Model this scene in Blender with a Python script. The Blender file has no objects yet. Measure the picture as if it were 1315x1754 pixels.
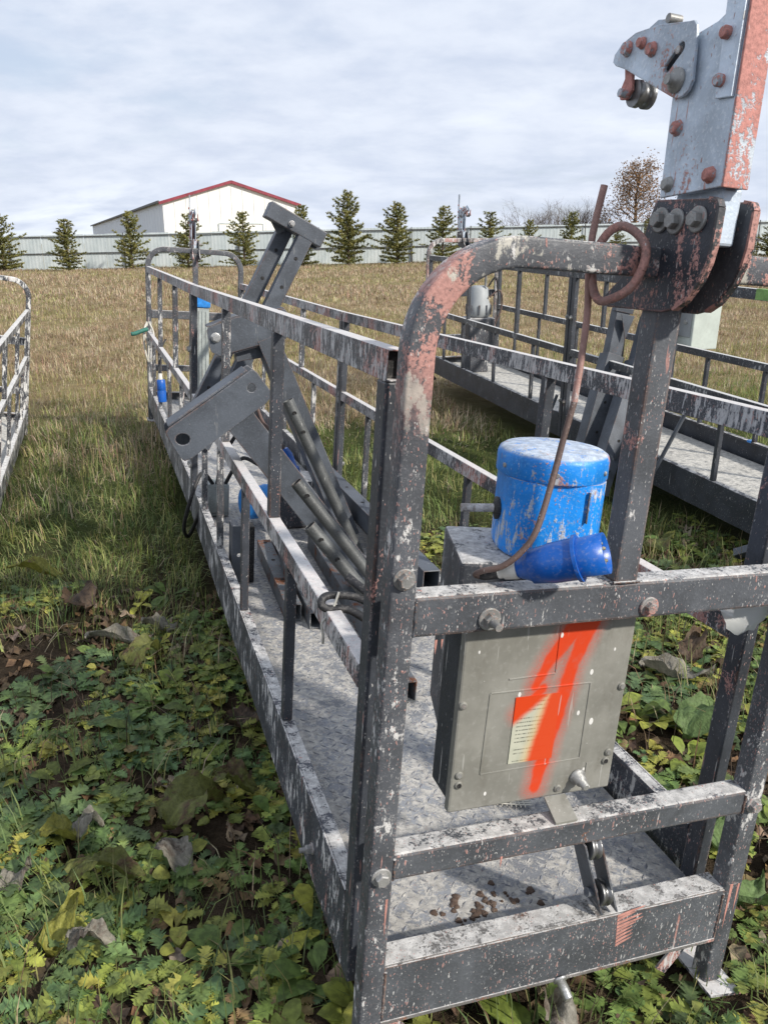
import bpy, bmesh, math, random
import numpy as np
from mathutils import Vector, Matrix, Euler, noise as mnoise

random.seed(7)
RNG = np.random.default_rng(11)
sc = bpy.context.scene
COL = sc.collection

# ------------------------------------------------------------------ camera
cam_d = bpy.data.cameras.new("camera")
cam = bpy.data.objects.new("camera", cam_d)
COL.objects.link(cam)
cam_d.sensor_fit = 'VERTICAL'
cam_d.sensor_height = 24.0
cam_d.lens = 1352.8 / 1754.0 * 24.0
cam_d.clip_start = 0.05
cam_d.clip_end = 2000
cam.location = (0, 0, 1.45)
cam.rotation_euler = (math.radians(90 - 18.894), 0, 0)
sc.camera = cam

# ------------------------------------------------------------------ sun, sky, exposure
SUN_EL = math.radians(34)
SUN_AZ = math.radians(126)            # clockwise from +Y
sun_dir = Vector((math.sin(SUN_AZ) * math.cos(SUN_EL), math.cos(SUN_AZ) * math.cos(SUN_EL), math.sin(SUN_EL)))
sd = bpy.data.lights.new("sun", 'SUN')
sd.energy = 3.7
sd.angle = math.radians(2.5)
sd.color = (1.0, 0.94, 0.85)
so = bpy.data.objects.new("sun", sd)
COL.objects.link(so)
so.location = (0, 0, 60)
so.rotation_euler = (-sun_dir).to_track_quat('-Z', 'Y').to_euler()

sc.view_settings.view_transform = 'Standard'
sc.view_settings.look = 'None'
sc.view_settings.gamma = 1.0
sc.view_settings.exposure = 0.32
sc.view_settings.use_curve_mapping = False


class NT:
    """small helper to write node trees"""
    def __init__(self, nt):
        self.nt = nt
        nt.nodes.clear()

    def add(self, typ, props=None, **ins):
        n = self.nt.nodes.new(typ)
        for k, v in (props or {}).items():
            setattr(n, k, v)
        for k, v in ins.items():
            k = k.replace('_', ' ')
            s = n.inputs[int(k[1:])] if k[0] == 'i' and k[1:].isdigit() else n.inputs[k]
            self.put(s, v)
        return n

    def put(self, s, v):
        if isinstance(v, bpy.types.NodeSocket):
            self.nt.links.new(v, s)
        else:
            if isinstance(v, (tuple, list)) and len(v) == 3 and s.type == 'RGBA':
                v = (*v, 1)
            s.default_value = v

    def math(self, op, a, b=0.0, c=None, clamp=False):
        n = self.nt.nodes.new('ShaderNodeMath')
        n.operation = op
        n.use_clamp = clamp
        self.put(n.inputs[0], a)
        self.put(n.inputs[1], b)
        if c is not None:
            self.put(n.inputs[2], c)
        return n.outputs[0]

    def step(self, v, lo, hi, a=0.0, b=1.0):
        n = self.nt.nodes.new('ShaderNodeMapRange')
        n.interpolation_type = 'SMOOTHSTEP'
        for i, x in enumerate((v, lo, hi, a, b)):
            self.put(n.inputs[i], x)
        return n.outputs[0]

    def mix(self, f, a, b, blend='MIX'):
        n = self.nt.nodes.new('ShaderNodeMix')
        n.data_type = 'RGBA'
        n.blend_type = blend
        self.put(n.inputs[0], f)
        self.put(n.inputs[6], a)
        self.put(n.inputs[7], b)
        return n.outputs[2]

    def noise(self, v, scale, detail=4, rough=0.6, dist=0.0):
        n = self.add('ShaderNodeTexNoise', Vector=v, Scale=scale, Detail=detail, Roughness=rough, Distortion=dist)
        return n.outputs[0]

    def vmap(self, v, scale=(1, 1, 1), loc=(0, 0, 0), rot=(0, 0, 0)):
        return self.add('ShaderNodeMapping', Vector=v, Scale=scale, Location=loc, Rotation=rot).outputs[0]


world = bpy.data.worlds.new("World")
sc.world = world
world.use_nodes = True
w = NT(world.node_tree)
sky = w.add('ShaderNodeTexSky', {'sky_type': 'NISHITA', 'sun_disc': False, 'sun_elevation': SUN_EL, 'sun_rotation': SUN_AZ,
                                 'air_density': 1.0, 'dust_density': 1.5, 'ozone_density': 1.0})
bg1 = w.add('ShaderNodeBackground', Color=sky.outputs[0], Strength=0.11)
gc = w.add('ShaderNodeTexCoord').outputs['Generated']
sx = w.add('ShaderNodeSeparateXYZ', Vector=gc)
zz = w.math('ADD', w.math('MAXIMUM', sx.outputs[2], 0.0), 0.24)
cv = w.add('ShaderNodeCombineXYZ', X=w.math('DIVIDE', sx.outputs[0], zz), Y=w.math('DIVIDE', sx.outputs[1], zz), Z=0.0).outputs[0]
cn = w.noise(w.vmap(cv, (1.0, 1.25, 1), (3.1, 1.7, 0)), 1.9, 7, 0.55, 0.25)
cn2 = w.noise(w.vmap(cv, (1, 1.1, 1), (9.0, 4.0, 2)), 5.5, 6, 0.58, 0.1)
cn3 = w.noise(w.vmap(cv, (1, 1.3, 1), (1.0, 7.0, 5)), 0.55, 3, 0.5)
mixn = w.math('ADD', w.math('MULTIPLY', cn, 0.6), w.math('MULTIPLY', cn2, 0.4))
ccol = w.mix(w.step(mixn, 0.34, 0.64), (0.530, 0.590, 0.715), (0.665, 0.715, 0.810))
ccol = w.mix(w.step(w.math('ADD', w.math('MULTIPLY', cn3, 0.6), w.math('MULTIPLY', cn, 0.4)), 0.54, 0.68), ccol, (0.775, 0.825, 0.895))
bg2 = w.add('ShaderNodeBackground', Color=ccol, Strength=1.0)
cover = w.step(w.math('ADD', w.math('MULTIPLY', cn3, 0.5), w.math('MULTIPLY', cn, 0.5)), 0.34, 0.50)
cover = w.math('ADD', w.math('MULTIPLY', cover, 0.30), 0.70)
ms = w.add('ShaderNodeMixShader', i0=cover, i1=bg1.outputs[0], i2=bg2.outputs[0])
w.add('ShaderNodeOutputWorld', Surface=ms.outputs[0])


# ------------------------------------------------------------------ materials
def new_mat(name):
    m = bpy.data.materials.new(name)
    m.use_nodes = True
    return m, NT(m.node_tree)


def finish(n, col, rough=0.6, metal=0.0, bump=None, bstr=0.4, bdist=0.003, spec=0.5, sub=None):
    p = n.add('ShaderNodeBsdfPrincipled', Base_Color=col, Roughness=rough, Metallic=metal)
    p.inputs['Specular IOR Level'].default_value = spec
    if bump is not None:
        b = n.add('ShaderNodeBump', Strength=bstr, Distance=bdist, Height=bump)
        n.nt.links.new(b.outputs[0], p.inputs['Normal'])
    n.add('ShaderNodeOutputMaterial', Surface=p.outputs[0])
    return p


def steel(name, base=(0.040, 0.045, 0.055), white=0.5, pink=0.2, top=0.5, rust=0.2, seed=0.0, paint=(0.56, 0.55, 0.53),
          pinkc=(0.41, 0.215, 0.185), metal=0.0, rough=0.5, speck=0.5, drip=0.25, zpink=None, edge=0.5, edgec=(0.42, 0.41, 0.40), drips=0.9, thick=0.0, dscale=60.0):
    """worn paint with plaster splashes, runs, pink paint and rust"""
    m, n = new_mat(name)
    tc = n.add('ShaderNodeTexCoord').outputs['Object']
    rnd = n.add('ShaderNodeObjectInfo').outputs['Random']
    co = n.add('ShaderNodeVectorMath', {'operation': 'ADD'}, i0=tc,
               i1=n.add('ShaderNodeCombineXYZ', X=n.math('MULTIPLY', rnd, 7.0), Y=seed, Z=n.math('MULTIPLY', rnd, 3.0)).outputs[0]).outputs[0]
    st = n.vmap(co, (1, 1, drip))
    nbig = n.noise(co, 7.0, 5, 0.62, 0.4)
    nbig2 = n.noise(n.vmap(co, (1, 1, 0.7), (5, 2, 8)), 7.0, 8, 0.66, 0.3)
    ndrip = n.noise(st, dscale, 4, 0.65)
    nfine = n.noise(co, 190.0, 3, 0.65)
    dis = n.add('ShaderNodeVectorMath', {'operation': 'ADD'}, i0=n.vmap(co, (1, 1, 0.34)),
                i1=n.add('ShaderNodeVectorMath', {'operation': 'SCALE'}, i0=n.add('ShaderNodeTexNoise', Vector=co, Scale=70.0).outputs[1], Scale=0.008).outputs[0]).outputs[0]

    clump = n.step(n.noise(n.vmap(co, (1, 1, 0.6), (6, 6, 1)), 8.0, 4, 0.6), 0.36, 0.62, 0.25, 1.35)

    def spots(scale, amount, big):
        v = n.add('ShaderNodeTexVoronoi', Vector=dis, Scale=scale)
        s = n.add('ShaderNodeSeparateColor', Color=v.outputs['Color'])
        th = n.math('SUBTRACT', 1.0, n.math('MULTIPLY', clump, amount))
        on = n.step(s.outputs[0], th, n.math('ADD', th, 0.02))
        rad = n.math('ADD', n.math('MULTIPLY', s.outputs[1], big), 0.08)
        hit = n.step(n.math('SUBTRACT', v.outputs['Distance'], rad), 0.05, -0.05)
        return n.math('MULTIPLY', on, hit), s.outputs[2]

    s1, h1 = spots(360.0, 0.80 * speck, 0.28)
    s2, h2 = spots(150.0, 0.22 * speck, 0.20)
    ln = n.math('ADD', n.math('MULTIPLY', ndrip, 0.55), n.math('MULTIPLY', nbig, 0.45))
    wp = n.step(n.math('ADD', ln, n.math('MULTIPLY', n.math('SUBTRACT', nfine, 0.5), 0.16)), 0.70 - 0.26 * white, 0.75 - 0.26 * white)
    nz = n.add('ShaderNodeSeparateXYZ', Vector=n.add('ShaderNodeNewGeometry').outputs['Normal']).outputs[2]
    up = n.step(nz, 0.5, 0.85)
    ntop = n.math('ADD', n.math('MULTIPLY', n.noise(co, 28.0, 5, 0.65), 0.6), n.math('MULTIPLY', nfine, 0.4))
    tp = n.math('MULTIPLY', up, n.step(ntop, 0.68 - 0.36 * top, 0.76 - 0.36 * top))
    pk = n.step(n.math('ADD', n.math('ADD', n.math('MULTIPLY', nbig2, 0.62), n.math('MULTIPLY', ndrip, 0.18)), n.math('MULTIPLY', nfine, 0.20)), 0.69 - 0.27 * pink, 0.73 - 0.27 * pink)
    if zpink:
        # where the pink job was sprayed: the upper part of the frame, with a ragged limit
        oz = n.add('ShaderNodeSeparateXYZ', Vector=tc).outputs[2]
        lim = n.math('ADD', oz, n.math('MULTIPLY', n.math('SUBTRACT', nbig, 0.5), 0.5))
        pk = n.math('MULTIPLY', pk, n.step(lim, zpink[0], zpink[1]))
        cream = n.step(n.noise(n.vmap(co, (1, 1, 0.6), (1, 7, 2)), 13.0, 7, 0.7), 0.56, 0.60)
        cream = n.math('MULTIPLY', cream, n.step(lim, zpink[0] - 0.05, zpink[1]))
    rs = n.step(n.math('ADD', n.math('MULTIPLY', n.noise(n.vmap(co, (1, 1, 1), (3, 3, 3)), 11.0, 7, 0.75), 0.8), n.math('MULTIPLY', nfine, 0.2)),
                0.72 - 0.22 * rust, 0.78 - 0.22 * rust)
    bc = n.mix(n.step(nbig, 0.35, 0.65), tuple(c * 0.75 for c in base), tuple(c * 1.3 for c in base))
    bc = n.mix(n.math('MULTIPLY', n.step(nfine, 0.5, 0.7), 0.25), bc, tuple(min(1, c * 2.2 + 0.02) for c in base))
    rc = n.mix(n.step(nfine, 0.35, 0.65), (0.085, 0.030, 0.014), (0.22, 0.085, 0.035))
    if edge > 0:
        # chipped and rubbed edges
        geo = n.add('ShaderNodeNewGeometry')
        bv = n.add('ShaderNodeBevel', {'samples': 3}, Radius=0.0055)
        dt = n.add('ShaderNodeVectorMath', {'operation': 'DOT_PRODUCT'}, i0=bv.outputs[0], i1=geo.outputs['Normal']).outputs['Value']
        em = n.math('MULTIPLY', n.step(n.math('SUBTRACT', 1.0, dt), 0.015, 0.10), n.step(n.math('ADD', n.math('MULTIPLY', nbig2, 0.5), n.math('MULTIPLY', nfine, 0.5)), 0.60 - 0.2 * edge, 0.66 - 0.2 * edge))
        ec = n.mix(n.step(nbig, 0.40, 0.56), (0.20, 0.085, 0.038), edgec)
        rs = n.math('MAXIMUM', rs, n.math('MULTIPLY', em, 0.85))
        rc = n.mix(em, rc, ec)
    hz = n.math('ADD', n.math('MULTIPLY', nfine, 0.5), n.math('MULTIPLY', n.math('ADD', ndrip, nbig), 0.25))
    hz = n.math('MULTIPLY', n.step(hz, 0.62 - 0.18 * white, 0.74 - 0.18 * white), 0.55 * max(0.0, min(1.0, white + 0.1)))
    bc = n.mix(hz, bc, tuple(x * 0.72 for x in paint))
    dr0 = n.step(n.noise(n.vmap(co, (1, 1, 0.075), (8, 1, 4)), 95.0, 2, 0.5), 0.69, 0.72)
    dr1 = n.step(n.noise(n.vmap(co, (1, 1, 1), (2, 9, 4)), 14.0, 3, 0.6), 0.47, 0.53)
    dr = n.math('MULTIPLY', n.math('MULTIPLY', dr0, dr1), drips)
    c = n.mix(rs, bc, rc)
    pc = n.mix(n.step(nfine, 0.3, 0.7), tuple(x * 0.75 for x in pinkc), tuple(min(1, x * 1.2) for x in pinkc))
    c = n.mix(pk, c, pc)
    if zpink:
        c = n.mix(n.math('MULTIPLY', cream, 0.9), c, (0.47, 0.45, 0.39))
    wc = n.mix(n.step(ndrip, 0.35, 0.65), tuple(x * 0.72 for x in paint), tuple(min(1, x * 1.15) for x in paint))
    wc = n.mix(n.math('MULTIPLY', n.step(nfine, 0.52, 0.62), 0.45), wc, (0.25, 0.25, 0.26))
    wm = n.math('MAXIMUM', wp, tp)
    wc2 = n.mix(n.math('MULTIPLY', up, thick), wc, tuple(min(0.80, x * 1.36) for x in paint)) if thick else wc
    c = n.mix(n.math('MULTIPLY', wm, 0.88), c, wc2)
    c = n.mix(dr, c, n.mix(n.step(nbig, 0.50 + 0.3 * (0.2 - pink), 0.54 + 0.3 * (0.2 - pink)), wc, pc))
    sp = n.math('MAXIMUM', s1, s2)
    sc_ = n.mix(n.step(n.math('MAXIMUM', n.math('MULTIPLY', h1, s1), n.math('MULTIPLY', h2, s2)), 0.66 - 0.4 * pink, 0.70 - 0.4 * pink), wc, pc)
    c = n.mix(n.math('MULTIPLY', sp, n.math('ADD', n.math('MULTIPLY', h1, 0.35), 0.55)), c, sc_)
    pm = n.math('MAXIMUM', n.math('MAXIMUM', wm, sp), n.math('MULTIPLY', pk, 0.6))
    ro = n.math('ADD', n.math('MULTIPLY', n.math('MAXIMUM', pm, rs), 0.38), rough)
    mt = n.math('MULTIPLY', n.math('SUBTRACT', 1.0, n.math('MAXIMUM', pm, rs)), metal)
    hb = n.math('ADD', n.math('MULTIPLY', pm, 0.6), n.math('MULTIPLY', nfine, 0.5))
    hb = n.math('ADD', hb, n.math('MULTIPLY', rs, -0.2))
    finish(n, c, ro, mt, hb, 0.55, 0.0022)
    return m


M = {}
M['frame'] = steel('frame_paint', base=(0.078, 0.084, 0.094), white=0.34, pink=0.36, top=0.74, rust=0.45, speck=0.95, edge=0.7, edgec=(0.35, 0.2, 0.13))
M['arch'] = steel('arch_paint', base=(0.076, 0.081, 0.091), white=0.56, pink=0.74, top=0.50, rust=0.30, seed=2.0, speck=1.0, drip=0.5, zpink=(0.98, 1.14))
M['arch_far'] = steel('arch_far_paint', base=(0.07, 0.075, 0.085), white=0.50, pink=0.25, top=0.8, rust=0.3, seed=3.0, speck=0.6)
M['rail'] = steel('rail_paint', base=(0.06, 0.064, 0.075), white=0.80, pink=0.66, top=1.0, rust=0.30, seed=4.0, speck=0.7, drip=0.3, thick=0.6, dscale=105.0, paint=(0.50, 0.49, 0.48))
M['upright'] = steel('upright_paint', base=(0.055, 0.06, 0.07), white=0.66, pink=0.36, top=0.6, rust=0.28, seed=6.0, speck=0.4)
M['upright_dark'] = steel('upright_dark_paint', white=0.15, pink=0.30, top=0.5, rust=0.32, seed=7.0, speck=0.35)
M['toe'] = steel('toe_paint', base=(0.05, 0.055, 0.07), white=0.66, pink=0.42, top=0.72, rust=0.25, seed=8.0, speck=0.5)
M['plain'] = steel('plain_paint', white=0.12, pink=-0.2, top=0.25, rust=0.22, seed=10.0, speck=0.12)
M['rail_b'] = steel('rail_paint_b', white=0.55, pink=0.05, top=0.95, rust=0.22, seed=12.0, speck=0.3, thick=0.6, dscale=100.0, paint=(0.48, 0.48, 0.47))
M['toe_b'] = steel('toe_paint_b', base=(0.032, 0.037, 0.048), white=0.22, pink=-0.2, top=0.6, rust=0.2, seed=13.0, speck=0.25)
M['rail_c'] = steel('rail_paint_c', white=0.78, pink=0.15, top=1.0, rust=0.22, seed=15.0, speck=0.8, paint=(0.66, 0.65, 0.62))
M['arm'] = steel('arm_paint', base=(0.066, 0.076, 0.092), white=0.12, pink=-0.5, top=0.05, rust=0.34, seed=17.0, speck=0.04, paint=(0.30, 0.30, 0.29), edge=0.75, edgec=(0.24, 0.25, 0.26), drips=0.25)
M['rustytube'] = steel('rusty_tube', base=(0.10, 0.11, 0.12), white=0.25, pink=-0.3, top=0.3, rust=0.85, seed=19.0, speck=0.2, paint=(0.4, 0.4, 0.38))
M['pipe'] = steel('pipe_grey', base=(0.10, 0.105, 0.105), white=0.2, pink=-0.4, top=0.15, rust=0.42, seed=20.0, speck=0.1, paint=(0.32, 0.32, 0.30), metal=0.3)
M['galv'] = steel('galvanised', base=(0.46, 0.53, 0.61), white=0.22, pink=0.50, top=0.1, rust=-0.1, seed=22.0, speck=0.25, metal=0.2, rough=0.45, edgec=(0.5, 0.5, 0.5))
M['galvpink'] = steel('galvanised_pink', base=(0.36, 0.40, 0.44), white=0.25, pink=0.95, top=0.1, rust=0.0, seed=24.0, speck=0.2, metal=0.2, rough=0.5, pinkc=(0.46, 0.205, 0.175))
M['bolt'] = steel('bolt_zinc', base=(0.26, 0.26, 0.25), white=0.35, pink=0.40, top=0.3, rust=0.38, seed=26.0, speck=0.3, metal=0.4)
M['zinc'] = steel('clean_zinc', base=(0.42, 0.42, 0.41), white=0.1, pink=-0.4, top=0.1, rust=0.1, seed=27.0, speck=0.1, metal=0.7, rough=0.35)
M['pinkedge'] = steel('pink_edge', base=(0.06, 0.06, 0.065), white=0.2, pink=0.85, top=0.2, rust=0.4, seed=28.0, speck=0.2)
M['deck'] = steel('deck_steel', base=(0.23, 0.24, 0.26), white=0.70, pink=0.20, top=0.62, rust=0.28, seed=30.0, speck=0.35, paint=(0.47, 0.45, 0.41), drip=1.0, edge=0, drips=0.3)
M['deck_b'] = steel('deck_dusty', base=(0.26, 0.26, 0.25), white=0.5, pink=-0.3, top=0.74, rust=0.15, seed=31.0, speck=0.3, paint=(0.56, 0.54, 0.49), drip=1.0, edge=0, drips=0.2)
M['blue'] = steel('blue_paint', base=(0.010, 0.225, 0.70), white=0.58, pink=0.58, top=0.86, rust=0.22, seed=33.0, speck=0.4, edgec=(0.5, 0.4, 0.36), paint=(0.50, 0.55, 0.60), rough=0.42)
M['hoistbody'] = steel('hoist_body', base=(0.045, 0.05, 0.06), white=0.5, pink=0.25, top=0.8, rust=0.2, seed=35.0, speck=0.6)
M['cablepink'] = steel('cable_painted', base=(0.30, 0.175, 0.15), white=0.30, pink=0.60, top=0.2, rust=0.0, seed=37.0, speck=0.1, rough=0.6, pinkc=(0.36, 0.19, 0.16))
M['cabledark'] = steel('cable_worn', base=(0.10, 0.065, 0.055), white=0.10, pink=0.50, top=0.1, rust=0.1, seed=38.0, speck=0.1, rough=0.6)
M['greybox'] = steel('grey_box', base=(0.30, 0.33, 0.32), white=0.12, pink=-0.3, top=0.4, rust=0.0, seed=39.0, speck=0.2)


def simple(name, col, rough=0.5, metal=0.0, var=0.25, scale=30.0, bstr=0.2):
    m, n = new_mat(name)
    tc = n.add('ShaderNodeTexCoord').outputs['Object']
    a = n.noise(tc, scale, 5, 0.65)
    b = n.noise(tc, scale * 6, 3, 0.6)
    c = n.mix(n.step(a, 0.3, 0.7), tuple(x * (1 - var) for x in col), tuple(min(1, x * (1 + var)) for x in col))
    c = n.mix(n.math('MULTIPLY', n.step(b, 0.5, 0.72), 0.2), c, (0.35, 0.33, 0.30))
    finish(n, c, n.math('ADD', n.math('MULTIPLY', a, 0.2), rough - 0.1), metal, b, bstr, 0.002)
    return m


M['plugblue'] = simple('blue_plastic', (0.004, 0.095, 0.42), 0.36, var=0.12, bstr=0.1)
M['plugwhite'] = simple('white_gland', (0.58, 0.57, 0.53), 0.5, var=0.1)
M['black'] = simple('black_rubber', (0.018, 0.018, 0.02), 0.6)
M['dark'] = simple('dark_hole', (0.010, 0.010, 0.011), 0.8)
M['rope'] = simple('pale_twine', (0.50, 0.48, 0.42), 0.8)
M['green'] = simple('green_rope', (0.02, 0.13, 0.10), 0.7)
M['greenpaint'] = simple('green_paint', (0.20, 0.36, 0.10), 0.6)
M['bluesheet'] = simple('blue_sheet', (0.02, 0.22, 0.62), 0.4)
M['wheel'] = simple('wheel_steel', (0.20, 0.20, 0.20), 0.35, 0.7)
M['redtrim'] = simple('red_trim', (0.23, 0.025, 0.045), 0.5, scale=2.0)
M['roofing'] = simple('dark_roofing', (0.06, 0.06, 0.065), 0.6, scale=2.0)
M['palewall'] = simple('pale_cabinet', (0.52, 0.57, 0.52), 0.55, var=0.08, scale=8.0)
M['cabinet'] = simple('cabinet_grey', (0.32, 0.34, 0.35), 0.55, var=0.1, scale=8.0)
M['brass'] = simple('brass_pin', (0.55, 0.48, 0.30), 0.35, 0.8)
M['fencepost'] = simple('fence_post', (0.055, 0.055, 0.055), 0.6, scale=6.0)


def film_mat():
    m, n = new_mat('thin_film')
    p = n.add('ShaderNodeBsdfPrincipled', Base_Color=(0.66, 0.68, 0.66), Roughness=0.35)
    t = n.add('ShaderNodeBsdfTranslucent', Color=(0.6, 0.62, 0.6))
    tr = n.add('ShaderNodeBsdfTransparent')
    a = n.add('ShaderNodeMixShader', i0=0.45, i1=p.outputs[0], i2=t.outputs[0])
    b = n.add('ShaderNodeMixShader', i0=0.25, i1=a.outputs[0], i2=tr.outputs[0])
    n.add('ShaderNodeOutputMaterial', Surface=b.outputs[0])
    return m


M['film'] = film_mat()
M['mud'] = simple('dried_mud', (0.085, 0.055, 0.04), 0.9)


def cover_mat():
    """grey box cover with a sprayed red figure one and plaster specks"""
    m, n = new_mat('box_cover_sprayed')
    tc = n.add('ShaderNodeTexCoord').outputs['Object']
    s = n.add('ShaderNodeSeparateXYZ', Vector=tc)
    X, Z = s.outputs[0], s.outputs[2]
    BX, BY, BZ = BOXBASE
    wob = n.noise(tc, 22.0, 5, 0.6)

    def seg(x0, z0, x1, z1, r0, r1):
        x0 -= BX; x1 -= BX; z0 -= BZ; z1 -= BZ
        dx, dz = x1 - x0, z1 - z0
        ll = dx * dx + dz * dz
        px = n.math('SUBTRACT', X, x0)
        pz = n.math('SUBTRACT', Z, z0)
        t = n.math('DIVIDE', n.math('ADD', n.math('MULTIPLY', px, dx), n.math('MULTIPLY', pz, dz)), ll, clamp=True)
        ex = n.math('SUBTRACT', px, n.math('MULTIPLY', t, dx))
        ez = n.math('SUBTRACT', pz, n.math('MULTIPLY', t, dz))
        d = n.math('SQRT', n.math('ADD', n.math('MULTIPLY', ex, ex), n.math('MULTIPLY', ez, ez)))
        return n.math('SUBTRACT', d, n.math('ADD', n.math('MULTIPLY', t, r1 - r0), r0))

    ds = [seg(0.374, 0.745, 0.349, 0.655, 0.021, 0.014), seg(0.350, 0.66, 0.319, 0.49, 0.0145, 0.0155), seg(0.319, 0.49, 0.309, 0.428, 0.0155, 0.0125),
          seg(0.356, 0.74, 0.303, 0.668, 0.021, 0.013), seg(0.303, 0.668, 0.284, 0.624, 0.013, 0.010), seg(0.298, 0.620, 0.258, 0.578, 0.011, 0.009)]
    d = ds[0]
    for e in ds[1:]:
        d = n.math('MINIMUM', d, e)
    d = n.math('ADD', d, n.math('MULTIPLY', n.math('SUBTRACT', wob, 0.5), 0.016))
    core = n.math('MULTIPLY', n.step(d, 0.004, -0.006), n.step(n.noise(tc, 35.0, 5, 0.7), 0.2, 0.5, 0.8, 1.0))
    fuzz = n.math('MULTIPLY', n.step(d, 0.024, -0.004), n.step(n.noise(tc, 520.0, 2, 0.5), 0.30, 0.70, 0.1, 1.0))
    red = n.math('MAXIMUM', core, n.math('MULTIPLY', fuzz, 0.75))
    base = n.mix(n.step(n.noise(tc, 9.0, 4, 0.6), 0.35, 0.65), (0.190, 0.187, 0.163), (0.262, 0.257, 0.228))
    base = n.mix(n.math('MULTIPLY', n.step(n.noise(n.vmap(tc, (1, 1, 0.35)), 26.0, 6, 0.7), 0.50, 0.72), 0.45), base, (0.13, 0.122, 0.10))
    base = n.mix(n.math('MULTIPLY', n.step(n.noise(tc, 90.0, 4, 0.7), 0.5, 0.75), 0.3), base, (0.40, 0.40, 0.37))
    c = n.mix(red, base, (0.60, 0.050, 0.010))
    v = n.add('ShaderNodeTexVoronoi', Vector=n.vmap(tc, (1, 1, 0.6)), Scale=75.0)
    vs = n.add('ShaderNodeSeparateColor', Color=v.outputs['Color'])
    spk = n.math('MULTIPLY', n.step(vs.outputs[0], 0.80, 0.82),
                 n.step(n.math('SUBTRACT', v.outputs['Distance'], n.math('MULTIPLY', n.math('POWER', vs.outputs[1], 3.0), 0.28)), 0.06, 0.0))
    c = n.mix(spk, c, (0.68, 0.67, 0.64))
    scr = n.math('MULTIPLY', n.step(n.noise(n.vmap(tc, (1, 1, 0.08), rot=(0, 0.35, 0)), 110.0, 2, 0.5), 0.67, 0.70), 0.5)
    c = n.mix(scr, c, (0.42, 0.42, 0.39))
    finish(n, c, 0.5, 0.0, n.math('ADD', spk, n.math('MULTIPLY', wob, 0.4)), 0.3, 0.002)
    return m


def label_mat():
    """printed data label: rows of small dark print with the overspray of the red figure"""
    m, n = new_mat('printed_label')
    tc = n.add('ShaderNodeTexCoord').outputs['Object']
    s = n.add('ShaderNodeSeparateXYZ', Vector=tc)
    BX, BY, BZ = BOXBASE
    u = n.math('DIVIDE', n.math('SUBTRACT', s.outputs[0], 0.25 - BX), 0.083)
    v = n.math('DIVIDE', n.math('SUBTRACT', s.outputs[2], 0.484 - BZ), 0.125)
    row = n.math('FRACT', n.math('MULTIPLY', v, 17.0))
    rid = n.math('FLOOR', n.math('MULTIPLY', v, 17.0))
    rn = n.add('ShaderNodeTexWhiteNoise', {'noise_dimensions': '1D'}, W=rid).outputs[0]
    inrow = n.math('MULTIPLY', n.step(row, 0.34, 0.42), n.step(row, 0.72, 0.62))
    wl = n.noise(n.add('ShaderNodeCombineXYZ', X=n.math('MULTIPLY', u, 42.0), Y=n.math('MULTIPLY', rid, 7.3), Z=0.0).outputs[0], 1.0, 3, 0.8)
    ink = n.math('MULTIPLY', n.math('MULTIPLY', inrow, n.step(wl, 0.44, 0.5)), n.math('MULTIPLY', n.step(u, 0.07, 0.09), n.step(u, n.math('ADD', 0.62, n.math('MULTIPLY', rn, 0.3)), n.math('ADD', 0.58, n.math('MULTIPLY', rn, 0.3)))))
    ink = n.math('MULTIPLY', ink, n.step(rn, 0.22, 0.26))
    c = n.mix(n.math('MULTIPLY', ink, 0.75), n.mix(n.step(n.noise(tc, 30.0), 0.35, 0.65), (0.42, 0.43, 0.34), (0.50, 0.50, 0.40)), (0.07, 0.07, 0.06))
    rr = n.math('ADD', n.math('ADD', u, n.math('MULTIPLY', v, -0.33)), n.math('MULTIPLY', n.noise(tc, 30.0, 4, 0.6), 0.12))
    band = n.math('MULTIPLY', n.step(rr, 0.38, 0.56), n.step(rr, 1.2, 1.06))
    corner = n.step(n.math('ADD', n.math('SUBTRACT', n.math('MULTIPLY', v, 1.0), n.math('MULTIPLY', u, 0.55)), n.math('MULTIPLY', n.noise(tc, 40.0, 4, 0.6), 0.1)), 0.57, 0.72)
    red = n.math('MAXIMUM', n.math('MULTIPLY', band, 0.97), corner)
    yel = n.math('MULTIPLY', n.step(rr, 0.22, 0.46), 0.5)
    c = n.mix(yel, c, (0.62, 0.40, 0.14))
    c = n.mix(red, c, (0.60, 0.052, 0.010))
    finish(n, c, 0.4)
    return m


M['lever'] = steel('lever_paint', base=(0.3, 0.27, 0.25), white=0.9, pink=0.7, top=0.5, rust=0.1, seed=46.0, speck=0.4)
BOXBASE = (0.31, 0.05, 0.40)
M['cover'] = cover_mat()
M['label'] = label_mat()


def leafy(name, trans=0.3, rough=0.5, var=0.3):
    m, n = new_mat(name)
    at = n.add('ShaderNodeAttribute', {'attribute_name': 'tint'}).outputs['Color']
    tc = n.add('ShaderNodeTexCoord').outputs['Object']
    a = n.noise(tc, 55.0, 4, 0.6)
    dk = n.mix(1.0, at, (1 - var, 1 - var, 1 - var), 'MULTIPLY')
    lt = n.mix(1.0, at, (1 + var, 1 + var, 1 + var * 0.6), 'MULTIPLY')
    c = n.mix(n.step(a, 0.35, 0.65), dk, lt)
    p = n.add('ShaderNodeBsdfPrincipled', Base_Color=c, Roughness=rough)
    p.inputs['Specular IOR Level'].default_value = 0.35
    t = n.add('ShaderNodeBsdfTranslucent', Color=c)
    mx = n.add('ShaderNodeMixShader', i0=trans, i1=p.outputs[0], i2=t.outputs[0])
    n.add('ShaderNodeOutputMaterial', Surface=mx.outputs[0])
    return m


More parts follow.
